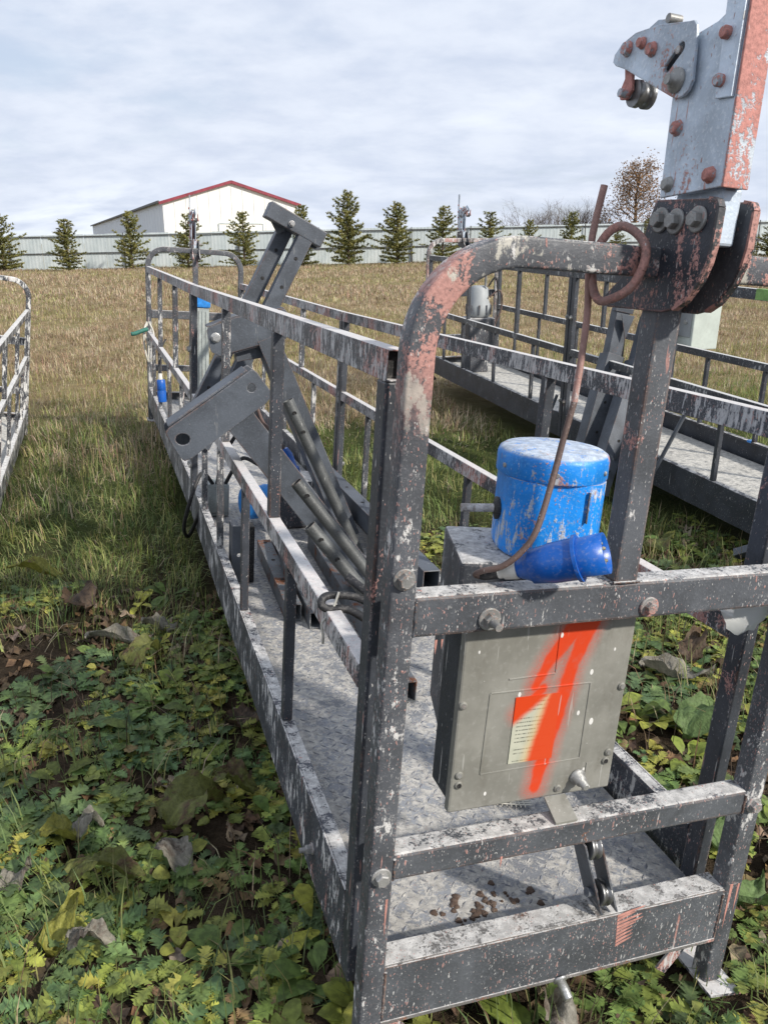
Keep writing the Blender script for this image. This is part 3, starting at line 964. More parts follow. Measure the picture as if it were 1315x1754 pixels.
shrub(900, 334, 58, 'pale bare shrub behind the fence, left end of the shrub row', 21)
shrub(948, 335, 60, 'bare shrub behind the fence right beside the pale one', 22)
shrub(990, 332, 58, 'dense grey bare shrub behind the fence next to the brown tree', 23)
shrub(1082, 272, 56, 'tall tree with brown autumn leaves behind the fence left of the hanger', 24, True)
shrub(1026, 352, 57, 'low bare shrub at the left foot of the brown tree', 25)


# ------------------------------------------------------------------ suspended platforms
def hanger(parent, warp, my, mats, detail=True):
    """plates, lock and roller over the middle of an end frame; my maps y of the near end to this end"""
    def b(mb, name, mat, par, bevel=0.0):
        mb.xform(lambda p: (p.x, my(p.y), p.z))
        return mb.build(name, mat, par, bevel=bevel, warp=warp)
    out = [(0.029, 1.378), (-0.078, 1.374), (-0.092, 1.371), (-0.098, 1.362), (-0.098, 1.317), (-0.094, 1.296), (-0.085, 1.274), (-0.063, 1.248), (-0.042, 1.236), (-0.021, 1.231),
           (0.110, 1.231), (0.123, 1.237), (0.121, 1.248), (0.089, 1.271), (0.055, 1.305)]
    br = b(MB().prism(out, 0, 0.358, 0.366), 'hanger_plate', mats.get('plate', mats['plain']), parent, 0.0015)
    b(MB().prism([(y, z) for y, z in out], 0, 0.412, 0.420), 'hanger_plate', mats['plain'], parent, 0.0015)
    # painted front edges of both plates
    for x0 in (0.3575, 0.4115):
        e = MB()
        pts = out[1:9]
        for (ya, za), (yb, zb) in zip(pts[:-1], pts[1:]):
            e.beam((x0 + 0.0045, ya - 0.001, za), (x0 + 0.0045, yb - 0.001, zb), 0.0100, 0.004, up=(0, 1, 0))
        b(e, 'plate_edge', M['pinkedge'], br)
    for y, z in ((0.010, 1.351), (-0.022, 1.348), (-0.065, 1.349)):
        b(MB().hexbolt((0.3575, y, z), (-1, 0, 0), 0.0105, 0.010, 0.0165), 'bolt', M['bolt'], br)
        b(MB().hexbolt((0.4205, y, z), (1, 0, 0), 0.010, 0.009, 0.015, 0.014), 'bolt', M['bolt'], br)
    b(MB().box(0.375, 0.404, -0.084, 0.010, 1.318, 1.388), 'lock_foot', mats['galv'], parent, 0.004)
    lk = b(MB().prism([(0.022, 1.380), (-0.096, 1.386), (-0.090, 1.602), (-0.040, 1.579), (0.0, 1.573), (0.028, 1.507)], 0, 0.358, 0.363), 'lock_body', mats['galv'], parent, 0.001)
    b(MB().prism([(0.022, 1.380), (-0.096, 1.386), (-0.090, 1.602), (-0.040, 1.579), (0.028, 1.507)], 0, 0.390, 0.395), 'lock_side', mats['galv'], lk, 0.001)
    b(MB().poly([(0.357, -0.0965, 1.385), (0.396, -0.0965, 1.385), (0.396, -0.0905, 1.598), (0.357, -0.0905, 1.598),
                 (0.357, -0.1005, 1.385), (0.396, -0.1005, 1.385), (0.396, -0.0945, 1.598), (0.357, -0.0945, 1.598)],
                [(0, 1, 2, 3), (7, 6, 5, 4), (0, 4, 5, 1), (1, 5, 6, 2), (2, 6, 7, 3), (3, 7, 4, 0)]), 'lock_front', M['galvpink'], lk, 0.0012)
    b(MB().prism([(-0.064, 1.488), (-0.092, 1.486), (-0.086, 1.72), (-0.048, 1.72)], 0, 0.353, 0.3575), 'strap', mats['galv'], lk, 0.001)
    for y, z in ((-0.070, 1.507), (-0.068, 1.559), (-0.066, 1.62)):
        b(MB().lathe((0.353, y, z), (-1, 0, 0), [(0, 0.0075), (0.006, 0.0078), (0.009, 0.006)], 12), 'bolt', M['galvpink'], lk)
    for y, z, p in ((0.006, 1.465, 1), (-0.073, 1.401, 1), (0.007, 1.396, 0)):
        b(MB().lathe((0.358, y, z), (-1, 0, 0), [(0, 0.0105), (0.0015, 0.0105), (0.0016, 0.0082), (0.0075, 0.0082), (0.009, 0.006)], 8, 0.3, True), 'bolt', M['galvpink'] if p else M['bolt'], lk)
    b(MB().lathe((0.396, -0.078, 1.515), (1, 0, 0), [(0, 0.009), (0.008, 0.009), (0.01, 0.007)], 10), 'bolt', M['galvpink'], lk)
    slot = []
    c0, c1 = Vector((0.036, 1.541)), Vector((0.012, 1.560))
    dv = (c1 - c0).normalized()
    pv = Vector((-dv.y, dv.x))
    for i in range(7):
        a = -math.pi / 2 + math.pi * i / 6
        q = c1 + dv * (math.cos(a) * 0.0062) + pv * (math.sin(a) * 0.0062)
        slot.append((q.x, q.y))
    for i in range(7):
        a = math.pi / 2 + math.pi * i / 6
        q = c0 + dv * (math.cos(a) * 0.0062) + pv * (math.sin(a) * 0.0062)
        slot.append((q.x, q.y))
    head = [(0.018, 1.503), (0.006, 1.499), (-0.006, 1.5005), (-0.015, 1.506), (-0.020, 1.516), (-0.014, 1.571), (-0.011, 1.581), (-0.005, 1.587), (0.004, 1.588),
            (0.069, 1.599), (0.120, 1.601), (0.150, 1.594), (0.166, 1.583), (0.168, 1.573), (0.160, 1.567), (0.135, 1.558), (0.086, 1.535)]
    hd = b(MB().prism(head, 0, 0.3485, 0.3535, holes=[slot]), 'head_plate', mats['galv'], lk, 0.0012)
    head2 = [(0.018, 1.512), (0.066, 1.600), (0.085, 1.613), (0.105, 1.617), (0.122, 1.612), (0.150, 1.594), (0.166, 1.583), (0.160, 1.567), (0.135, 1.558), (0.086, 1.535)]
    b(MB().prism(head2, 0, 0.372, 0.377), 'head_plate', mats['galv'], lk, 0.0012)
    b(MB().prism([(-0.004, 1.520), (0.060, 1.545), (0.060, 1.585), (0.0, 1.575)], 0, 0.3640, 0.3700), 'slot_filler', M['arm'], hd)  # added dark filler, keeps bright sky from showing through the slot
    b(MB().lathe((0.3500, 0.0155, 1.5575), (-1, 0, 0), [(0, 0.005), (0.004, 0.005)], 12), 'bolt', M['zinc'], hd)
    b(MB().tube([(0.3525, 0.055, 1.604), (0.372, 0.055, 1.604)], 0.006, 10), 'spacer', M['bolt'], hd)
    b(MB().lathe((0.3480, 0.010, 1.521), (-1, 0, 0), [(0, 0.0155), (0.003, 0.0155), (0.0032, 0.010), (0.008, 0.010), (0.0082, 0.0065), (0.016, 0.0065)], 14), 'bolt', M['bolt'], hd)
    for y, z, r, m_ in ((0.132, 1.583, 0.008, 'galvpink'), (0.073, 1.570, 0.0075, 'galvpink'), (0.098, 1.583, 0.006, 'galvpink')):
        b(MB().lathe((0.3480, y, z), (-1, 0, 0), [(0, r * 1.3), (0.002, r * 1.3), (0.0022, r), (0.008, r)], 10), 'bolt', M[m_], hd)
    arm_ = b(MB().prism([(0.150, 1.578), (0.128, 1.566), (0.121, 1.530), (0.132, 1.519), (0.147, 1.521), (0.152, 1.531), (0.142, 1.548)], 0, 0.3555, 0.3605), 'roller_arm', M['galvpink'], lk, 0.001)
    b(MB().prism([(0.150, 1.578), (0.128, 1.566), (0.121, 1.530), (0.132, 1.519), (0.147, 1.521), (0.152, 1.531), (0.142, 1.548)], 0, 0.392, 0.397), 'roller_arm', M['galvpink'], lk, 0.001)
    b(MB().lathe((0.362, 0.125, 1.527), (1, 0, 0), [(0, 0.018), (0.008, 0.0185), (0.0085, 0.015), (0.019, 0.015), (0.0195, 0.0185), (0.028, 0.018)], 22), 'roller_wheel', M['wheel'], arm_)
    b(MB().tube([(0.344, 0.133, 1.527), (0.403, 0.133, 1.527)], 0.006, 8), 'axle', M['galvpink'], arm_)


def end_frame(parent, warp, my, mats, tube_gap):
    def b(mb, name, mat, par, bevel=0.0, label=None):
        mb.xform(lambda p: (p.x, my(p.y), p.z))
        return mb.build(name, mat, par, bevel=bevel, warp=warp, label=label)
    # bent square tube
    path = []
    R_ = 0.135
    zc, xl, xr = 1.2955, 0.02, W - 0.02
    path += [(xl, z) for z in np.linspace(-0.07, zc - R_, 12)]
    path += [(xl + R_ - R_ * math.cos(a), zc - R_ + R_ * math.sin(a)) for a in np.linspace(0, math.pi / 2, 12)[1:]]
    path += [(x, zc) for x in np.linspace(xl + R_, xr - R_, 8)[1:-1]]
    path += [(xr - R_ + R_ * math.cos(a), zc - R_ + R_ * math.sin(a)) for a in np.linspace(math.pi / 2, 0, 12)]
    path += [(xr, z) for z in np.linspace(zc - R_, -0.07, 12)[1:]]
    sec = []
    hw, rr = 0.020, 0.0045
    for cx_, cy_, a0 in ((hw - rr, hw - rr, 0), (-hw + rr, hw - rr, 90), (-hw + rr, -hw + rr, 180), (hw - rr, -hw + rr, 270)):
        for k in range(4):
            a = math.radians(a0 + 30 * k)
            sec.append((cx_ + rr * math.cos(a), cy_ + rr * math.sin(a)))
    n = len(sec)
    V, Fc = [], []
    for i, (x, z) in enumerate(path):
        x0, z0 = path[max(i - 1, 0)]
        x1, z1 = path[min(i + 1, len(path) - 1)]
        t = Vector((x1 - x0, z1 - z0)).normalized()
        nn = Vector((-t.y, t.x))
        for a, d in sec:
            V.append((x + nn.x * a, 0.02 + d, z + nn.y * a))
    for i in range(len(path) - 1):
        for j in range(n):
            Fc.append((i * n + j, i * n + (j + 1) % n, (i + 1) * n + (j + 1) % n, (i + 1) * n + j))
    mb = MB().poly(V, Fc, True)
    ef = b(mb, 'end_frame', mats['arch'] if my(0.0) < 1 else mats['archfar'], parent)
    b(MB().box(0.0385, W - 0.0385, 0.0015, 0.043, 0.757, 0.821), 'upper_crossbar', mats['frame'], ef, 0.005)
    b(MB().box(0.0385, W - 0.0385, 0.0015, 0.043, 0.332, 0.3815), 'lower_crossbar', mats['frame'], ef, 0.005)
    b(MB().box(0.0385, W - 0.0385, 0.0015, 0.007, 0.038, 0.157), 'kick_plate', mats['frame'], ef, 0.001)
    b(MB().box(0.0385, W - 0.0385, 0.004, 0.050, 0.151, 0.1595).box(0.0385, W - 0.0385, 0.0, 0.010, 0.0335, 0.0415), 'kick_plate_edge', M['rustedge'], ef, 0.0015)
    b(MB().box(0.369, 0.410, 0.0, 0.040, 0.8215, 1.2755), 'centre_post', mats['plain'], ef, 0.004)
    for x, z in ((0.019, 0.851), (0.019, 0.347), (W - 0.021, 0.351)):
        b(MB().hexbolt((x, -0.0005, z), (0, -1, 0), 0.0115, 0.010, 0.0165), 'bolt', M['bolt'], ef)
    b(MB().hexbolt((0.159, 0.001, 0.779), (0, -1, 0), 0.011, 0.010, 0.018, 0.020), 'bolt', M['bolt'], ef)
    b(MB().hexbolt((0.440, 0.001, 0.777), (0, -1, 0), 0.010, 0.009, 0.017), 'bolt', M['bolt'], ef)
    b(MB().lathe((0.388, 0.002, 0.036), (0.05, -1, -0.45), [(0, 0.014), (0.004, 0.014), (0.0045, 0.009), (0.034, 0.009), (0.036, 0.007)], 12), 'bolt', M['zinc'], ef)
    for xw in (0.0410, W - 0.0410):
        for z0, z1 in ((0.760, 0.818), (0.334, 0.379), (0.045, 0.150)):
            pts = [(xw + random.uniform(-0.0010, 0.0010), 0.0012 + random.uniform(-0.0008, 0.0006), z) for z in np.arange(z0, z1, 0.0045)]
            b(MB().tube(pts, [random.uniform(0.0018, 0.0029) for _ in pts], 6), 'weld_bead', mats['frame'], ef)
    pts = [(0.366 + 0.048 * i / 12, -0.0002 + random.uniform(-0.0006, 0.0006), 0.8225) for i in range(13)]
    b(MB().tube(pts, [random.uniform(0.0018, 0.0028) for _ in pts], 6), 'weld_bead', mats['frame'], ef)
    if my(0.0) < 1 and mats['arch'] is M['arch']:
        for k in range(9):
            xa, za = 0.492 + 0.0008 * k, 0.150 - 0.0085 * k
            ln_ = random.uniform(0.03, 0.062) * (1 - 0.06 * k)
            b(MB().prism([(xa, za), (xa + ln_, za + 0.012), (xa + ln_ + 0.006, za + 0.0155), (xa + ln_ * 0.6, za + 0.0125), (xa, za + 0.0065)], 1, 0.0009, 0.0014), 'paint_mark', M['pinkmark'], ef)
        for xa, za, zb, wd_ in ((W - 0.030, 0.170, 0.062, 0.007), (W - 0.012, 0.168, 0.100, 0.005), (0.075, 0.752, 0.728, 0.004), (0.085, 0.752, 0.736, 0.003), (0.230, 0.340, 0.318, 0.004) , (0.030, 0.300, 0.225, 0.004)):
            y_ = -0.0004 if xa < 0.04 or xa > W - 0.04 else 0.0010
            b(MB().prism([(xa, za), (xa + wd_, za), (xa + wd_ * 0.8, (za + zb) / 2), (xa + wd_ * 0.5, zb), (xa + wd_ * 0.15, (za + zb) / 2)], 1, y_, y_ + 0.0006), 'paint_run', M['pinkmark'], ef)
    # feet
    for x in (0.02, W - 0.02):
        mbf = MB().poly([(x - 0.03, -0.03, -0.075), (x + 0.05, -0.03, -0.088), (x + 0.05, 0.10, -0.088), (x - 0.03, 0.10, -0.075),
                         (x - 0.03, -0.03, -0.068), (x + 0.05, -0.03, -0.081), (x + 0.05, 0.10, -0.081), (x - 0.03, 0.10, -0.068)],
                        [(0, 1, 2, 3), (7, 6, 5, 4), (0, 4, 5, 1), (1, 5, 6, 2), (2, 6, 7, 3), (3, 7, 4, 0)])
        mbf.beam((x, 0.05, 0.05), (x - 0.09 if x > 0.3 else x + 0.09, 0.05, -0.07), 0.03, 0.006, up=(0, 1, 0))
        b(mbf, 'foot', mats['rail'], ef, 0.001)
    # rope guide hanging from the lower crossbar to the kick plate
    gp = None
    for x0, x1 in ((0.392, 0.396), (0.424, 0.428)):
        dx = 0.060
        mbp = MB().poly([(x0, -0.002, 0.330), (x1, -0.002, 0.330), (x1 + dx, -0.002, 0.168), (x0 + dx, -0.002, 0.168),
                         (x0, 0.050, 0.333), (x1, 0.050, 0.333), (x1 + dx, 0.052, 0.168), (x0 + dx, 0.052, 0.168)],
                        [(0, 1, 2, 3), (7, 6, 5, 4), (0, 4, 5, 1), (1, 5, 6, 2), (2, 6, 7, 3), (3, 7, 4, 0)])
        g_ = b(mbp, 'guide_plate', M['arm'], ef if gp is None else ef, 0.0006)
        gp = gp or g_
    for cx_, cz in ((0.418, 0.315), (0.458, 0.206)):
        b(MB().lathe((cx_ - 0.011, 0.014, cz), (1, 0, -0.1), [(0, 0.022), (0.004, 0.0235), (0.006, 0.0185), (0.014, 0.0185), (0.016, 0.0235), (0.020, 0.022)], 26), 'guide_wheel', M['wheel'], ef)
    b(MB().tube([(0.424, 0.014, 0.213), (0.442, 0.014, 0.210)], 0.009, 10), 'axle', M['arm'], ef)
    return ef


M['pinkmark'] = simple('pink_paint', (0.46, 0.22, 0.18), 0.7, scale=60.0)
M['rustedge'] = steel('rusty_edge', base=(0.13, 0.125, 0.12), white=0.45, pink=0.40, top=0.75, rust=0.80, seed=41.0, speck=0.45)
M['arch_pale'] = steel('arch_pale_paint', base=(0.12, 0.11, 0.11), white=0.75, pink=0.72, top=0.7, rust=0.2, seed=44.0, speck=0.6, pinkc=(0.42, 0.25, 0.22))


def platform(fr, label, mats, warp=None, lugs=False, extra=None):
    p = thing('suspended_platform', label, 'platform', fr, (0, 0, 0), group='suspended platforms parked in the field')
    near = lambda y: y
    far = lambda y: LP - y
    for my in (near, far):
        end_frame(p, warp, my, mats, 0)
        hanger(p, warp, my, mats)
    # deck
    dk = None
    for y0, y1 in ((0.052, LJ), (LJ + 0.008, LP - 0.052)):
        dk = MB().box(0.031, W - 0.036, y0, y1, 0.086, 0.1005).build('deck', mats['deck'], p, warp=warp)
        if lugs:
            V, Fc = [], []
            y, row = y0 + 0.02, 0
            while y < y1 - 0.03:
                for k in range(27):
                    x = 0.045 + 0.0262 * k
                    a = math.radians(45 if (k + row) % 2 else -45) + random.uniform(-0.08, 0.08)
                    if x > W - 0.05 or random.random() < 0.06:
                        continue
                    ca, sa = math.cos(a), math.sin(a)
                    i0 = len(V)
                    for lx, ly, lz in ((-0.0115, 0, 0.1004), (0, 0.0035, 0.1004), (0.0115, 0, 0.1004), (0, -0.0035, 0.1004), (-0.004, 0, 0.1024), (0.004, 0, 0.1024)):
                        V.append((x + lx * ca - ly * sa, y + lx * sa + ly * ca, lz))
                    Fc += [[i0 + q for q in f] for f in ((0, 3, 4), (3, 5, 4), (3, 2, 5), (2, 1, 5), (1, 4, 5), (1, 0, 4))]
                y += 0.0262
                row += 1
            mbl = MB().poly(V, Fc)
            if warp:
                mbl.xform(warp)
            me = mbl.mesh('tread_lugs', mats['lug'], fix=False)
            o = bpy.data.objects.new('tread_lugs', me)
            COL.objects.link(o)
            o.parent = dk
            o['kind'] = 'stuff'
    mb = MB()
    for y in np.arange(0.5, LP - 0.2, 0.6):
        mb.box(0.03, W - 0.03, y, y + 0.03, 0.052, 0.0855)
    mb.build('bearer', mats['plain'], p, warp=warp, kind='stuff')
    mods = ((0.085, LJ), (LJ + 0.012, LP - 0.085))
    for side in (0, 1):
        x0, x1 = (0.002, 0.032) if side == 0 else (W - 0.037, W - 0.007)
        xc = (x0 + x1) / 2
        zt, zm = (1.158, 0.657) if side == 0 else (1.068, 0.679)
        for mi, (y0, y1) in enumerate(mods):
            MB().beam((xc, y0, zt - 0.0225), (xc, y1, zt - 0.0225), 0.030, 0.045, wall=0.0025).build('top_rail', mats['rail'], p, bevel=0.002, warp=warp)
            MB().box(xc - 0.0122, xc + 0.0122, y0 + 0.018, y0 + 0.022, zt - 0.0422, zt - 0.0028).build('end_shade_block', M['dark'], p, warp=warp)  # added near-black block, stands in for the shade inside the open rail end
            MB().box(x0, x1, y0 + 0.0415, y1 - 0.0415, zm - 0.045, zm).build('middle_rail', mats['rail'], p, bevel=0.003, warp=warp)
            xo = (x0, x0 + 0.005) if side == 0 else (x1 - 0.005, x1)
            xi = (x0 + 0.0052, x1 + 0.002) if side == 0 else (x0 - 0.002, x1 - 0.0052)
            MB().box(*xo, y0 + 0.0415, y1 - 0.0415, 0.0475, 0.2135).box(*xi, y0 + 0.0415, y1 - 0.0415, 0.2015, 0.2130).build('toe_board', mats['toe'], p, bevel=0.0015, warp=warp)
            for ya in (y0, y1 - 0.040):
                MB().box(x0 + 0.0005, x1 - 0.0005, ya + 0.0005, ya + 0.040, 0.048, zt - 0.0455).build('end_upright', mats['upright'] if mi else mats['updark'], p, bevel=0.003, warp=warp)
            for yb in ((0.905, 1.80) if mi == 0 else (3.75, 4.75)):
                MB().box(x0 + 0.001, x1 - 0.001, yb, yb + 0.032, zm + 0.0005, zt - 0.0455).build('upright', mats['updark'] if yb < 1 else mats['upright'], p, bevel=0.003, warp=warp)
            for yb in ((0.685, 1.34, 1.93, 2.45) if mi == 0 else (3.45, 4.15, 4.85, 5.35)):
                MB().box(x0 + 0.003, x1 - 0.003, yb, yb + 0.025, 0.2137, zm - 0.0455).build('baluster', mats['updark'] if yb < 1.5 else mats['upright'], p, bevel=0.003, warp=warp)
        sx_ = -1 if side == 0 else 1
        xs = x0 if side == 0 else x1
        for z in (0.30, 0.86):
            for yb in (LJ - 0.020, LJ + 0.032):
                MB().hexbolt((xs, yb, z), (sx_, 0, 0), 0.011, 0.010, 0.016).build('bolt', M['bolt'], p, warp=warp)
        MB().hexbolt((xs, 0.35, 0.12), (sx_, 0, 0), 0.010, 0.012, 0.012, 0.012).build('bolt', M['bolt'], p, warp=warp)
    if extra:
        extra(p, warp)
    return p


def warp1(p):
    d = max(0.0, p[1] - LJ)
    return Vector((p[0] - 0.024 * d, p[1], p[2] + 0.0155 * d))


M['lug'] = steel('lug_steel', base=(0.17, 0.18, 0.205), white=0.60, pink=0.10, top=0.52, rust=0.30, seed=43.0, speck=0.2, paint=(0.45, 0.43, 0.39), drip=1.0, edge=0)
M['plate'] = steel('plate_paint', base=(0.030, 0.034, 0.045), white=0.3, pink=0.50, top=0.6, rust=0.35, seed=51.0, speck=0.8, edge=0.7, edgec=(0.40, 0.18, 0.15))
m1 = dict(arch=M['arch'], archfar=M['arch_far'], frame=M['frame'], rail=M['rail'], upright=M['upright'], updark=M['upright_dark'], toe=M['toe'], plain=M['frame'], deck=M['deck'], lug=M['lug'], galv=M['galv'], plate=M['plate'])
m2 = dict(m1, arch=M['rail_b'], archfar=M['arch_pale'], frame=M['toe_b'], rail=M['rail_b'], upright=M['plain'], updark=M['plain'], toe=M['toe_b'], plain=M['plain'], deck=M['deck_b'], lug=M['deck_b'])
m0 = dict(m1, arch=M['rail_c'], archfar=M['rail_c'], frame=M['rail_c'], rail=M['rail_c'], upright=M['rail_c'], updark=M['rail_c'], toe=M['rail_c'], deck=M['deck_b'], lug=M['deck_b'])
def green_patch(p, warp):
    MB().box(0.0005, 0.0335, 0.90, 1.235, 1.1115, 1.1595).build('green_patch', M['greenpaint'], p)


P1 = platform(F1, 'paint splashed grey work platform with arched end nearest to the viewer, steel parts piled inside', m1, warp1, lugs=True)
P2 = platform(F2, 'grey work platform with dusty deck standing to the right behind the blue motor', m2, extra=green_patch)
P0 = platform(F0, 'plaster crusted work platform cut by the left picture edge', m0)


# ------------------------------------------------------------------ control box, hoist and plug on the near end
def disc(c, axis, r, h):
    return MB().lathe(c, axis, [(0, r), (h, r)], 16)


bx = thing('control_box', 'grey control box with a red sprayed figure one under the upper crossbar', 'control box', F1, BOXBASE)
MB().box(0.156, 0.458, 0.068, 0.145, 0.408, 0.752).build('housing', M['greybox_dark'] if 'greybox_dark' in M else M['plain'], bx, bevel=0.006)
cov = MB().box(0.148, 0.462, 0.050, 0.067, 0.403, 0.755).build('cover', M['cover'], bx, bevel=0.004)
mb = MB()
for a, b_ in (((0.203, 0.622), (0.390, 0.621)), ((0.201, 0.471), (0.391, 0.474)), ((0.233, 0.644), (0.319, 0.646)), ((0.390, 0.621), (0.391, 0.474)),
              ((0.317, 0.752), (0.319, 0.646)), ((0.201, 0.471), (0.203, 0.622)), ((0.408, 0.462), (0.408, 0.406))):
    mb.beam((a[0], 0.0495, a[1]), (b_[0], 0.0495, b_[1]), 0.0034, 0.0018, up=(0, 1, 0))
mb.build('raised_edge', M['cover'], cov, bevel=0.001)
MB().box(0.25, 0.333, 0.0484, 0.0497, 0.484, 0.609).build('data_label', M['label'], bx)
for x, z in ((0.156, 0.606), (0.162, 0.476), (0.163, 0.457), (0.453, 0.607), (0.448, 0.478), (0.445, 0.461), (0.355, 0.419)):
    sc1 = MB().lathe((x, 0.0500, z), (0, -1, 0), [(0, 0.0072), (0.003, 0.0068), (0.0032, 0.0045)], 12).build('screw_seat', M['cover'], cov)
    MB().lathe((x, 0.0466, z), (0, -1, 0), [(0, 0.0042), (0.0008, 0.004)], 10).build('screw', M['dark'] if (x, z) in ((0.163, 0.457), (0.445, 0.461)) else M['bolt'], cov)
MB().lathe((0.392, 0.0499, 0.437), (0, -1, -0.1), [(0, 0.015), (0.004, 0.015), (0.0045, 0.0105), (0.016, 0.0105), (0.0165, 0.007), (0.030, 0.007), (0.031, 0.005)], 16).build('switch_knob', M['bolt'], bx)
MB().poly([(0.330, 0.003, 0.3825), (0.372, 0.003, 0.3825), (0.372, 0.048, 0.402), (0.330, 0.048, 0.402), (0.330, 0.003, 0.3865), (0.372, 0.003, 0.3865), (0.372, 0.048, 0.406), (0.330, 0.048, 0.406)],
          [(0, 1, 2, 3), (7, 6, 5, 4), (0, 4, 5, 1), (1, 5, 6, 2), (2, 6, 7, 3), (3, 7, 4, 0)]).build('mounting_strap', M['cover'], bx)

HR = Matrix.Rotation(math.radians(-15), 4, 'Z')
HC = Vector((0.355, 0.235, 0.0))
FH1 = F1 @ Matrix.Translation(HC) @ HR
ho = thing('hoist', 'blue drum shaped hoist motor on a dark hoist body behind the upper crossbar', 'hoist', FH1, (0, 0, 0.1))
MB().prism([(-0.142, -0.085), (0.12, -0.085), (0.12, 0.125), (-0.142, 0.125)], 2, 0.425, 0.795).build('hoist_body', M['hoistbody'], ho, bevel=0.006)
MB().prism([(-0.10, -0.06), (0.10, -0.06), (0.10, 0.11), (-0.10, 0.11)], 2, 0.395, 0.4245).build('hoist_base', M['hoistbody'], ho, bevel=0.01)
sq = lambda a: (1.0 / (abs(math.cos(a)) ** 3.0 + abs(math.sin(a)) ** 3.0) ** (1 / 3.0)) * 0.95
mt = MB().lathe((0.024, 0.02, 0.7955), (0, 0, 1), [(0, 0.089), (0.004, 0.094), (0.012, 0.0955), (0.140, 0.0955)], 48, 0.0, True, sq).build('motor_housing', M['blue'], ho)
MB().lathe((0.024, 0.02, 0.936), (0, 0, 1), [(0, 0.0975), (0.002, 0.0985), (0.033, 0.0985), (0.041, 0.0955), (0.046, 0.088), (0.048, 0.045), (0.0485, 0.001)], 48, 0.0, True,
           lambda a: 1.0).build('motor_lid', M['blue'], ho)
for k in range(6):
    a_ = 2 * math.pi * k / 6 + 0.35
    MB().lathe((0.024 + 0.0975 * math.cos(a_), 0.02 + 0.0975 * math.sin(a_), 0.953), (math.cos(a_), math.sin(a_), 0), [(0, 0.0042), (0.003, 0.0042), (0.004, 0.003)], 10).build('lid_screw', M['bolt'], ho)
MB().box(0.068, 0.070, -0.0735, -0.068, 0.87, 0.925).build('seam', M['rustedge'], mt)
MB().lathe((-0.066, 0.01, 0.868), (-1, 0, 0), [(0, 0.020), (0.006, 0.021), (0.008, 0.015), (0.010, 0.010)], 18).build('grommet', M['black'], mt)
MB().tube([(-0.07, 0.01, 0.868), (-0.135, 0.008, 0.866)], 0.0075, 10).build('release_lever', M['lever'], ho)

pc = thing('power_plug', 'bright blue industrial plug with white gland resting on the upper crossbar', 'plug', F1, (0.27, 0.03, 0.85))
d = Vector((0.71, -0.60, 0.376)).normalized()
c0 = Vector((0.204, 0.014, 0.8495))
bodyo = MB().lathe(c0, d, [(0, 0.0125), (0.020, 0.022), (0.022, 0.0255), (0.045, 0.0285), (0.052, 0.030), (0.086, 0.031), (0.0885, 0.031)], 28).build('plug_body', M['plugblue'], pc)
MB().lathe(c0 + d * 0.0887, d, [(0, 0.0350), (0.005, 0.0350)], 28).build('plug_collar', M['plugblue'], pc)
sv = MB()
N_ = 28
dd, ss, uu = axes(d)
ringv, fcs = [], []
for t, r in ((0.0938, 0.0290), (0.132, 0.0300), (0.132, 0.0272), (0.100, 0.0265)):
    for j in range(N_):
        a = 2 * math.pi * j / N_
        ringv.append(c0 + dd * t + (ss * math.cos(a) + uu * math.sin(a)) * r)
for i in range(3):
    for j in range(N_):
        fcs.append((i * N_ + j, i * N_ + (j + 1) % N_, (i + 1) * N_ + (j + 1) % N_, (i + 1) * N_ + j))
sv.poly(ringv, fcs, True)
sv.poly([ringv[3 * N_ + j] for j in range(N_)], [tuple(range(N_))])
slv = sv.build('plug_sleeve', M['plugblue'], pc)
for k in range(5):
    a = 2 * math.pi * k / 5 + 0.4
    q = c0 + dd * 0.1005 + (ss * math.cos(a) + uu * math.sin(a)) * 0.015
    MB().lathe(q, dd, [(0, 0.003), (0.027, 0.003), (0.029, 0.002)], 8).build('contact_pin', M['brass'], slv)
MB().lathe(c0 - d * 0.030, d, [(0, 0.009), (0.008, 0.0095), (0.0085, 0.0115), (0.026, 0.0145), (0.0298, 0.0147)], 20).build('cable_gland', M['plugwhite'], pc)
cab = [tuple(c0 - d * 0.028), (0.172, 0.020, 0.842), (0.166, 0.018, 0.838), (0.172, 0.022, 0.850)]
MB().lathe(c0 - d * 0.060, d, [(0, 0.005), (0.008, 0.008), (0.030, 0.0088)], 12).build('cable_boot', M['black'], pc)


def smooth_path(pts, n=8):
    pts = [Vector(p) for p in pts]
    out = []
    for i in range(len(pts) - 1):
        p0, p1, p2, p3 = pts[max(i - 1, 0)], pts[i], pts[i + 1], pts[min(i + 2, len(pts) - 1)]
        for k in range(n):
            t = k / n
            out.append(0.5 * ((2 * p1) + (p2 - p0) * t + (2 * p0 - 5 * p1 + 4 * p2 - p3) * t * t + (3 * p1 - p0 - 3 * p2 + p3) * t ** 3))
    out.append(pts[-1])
    return out


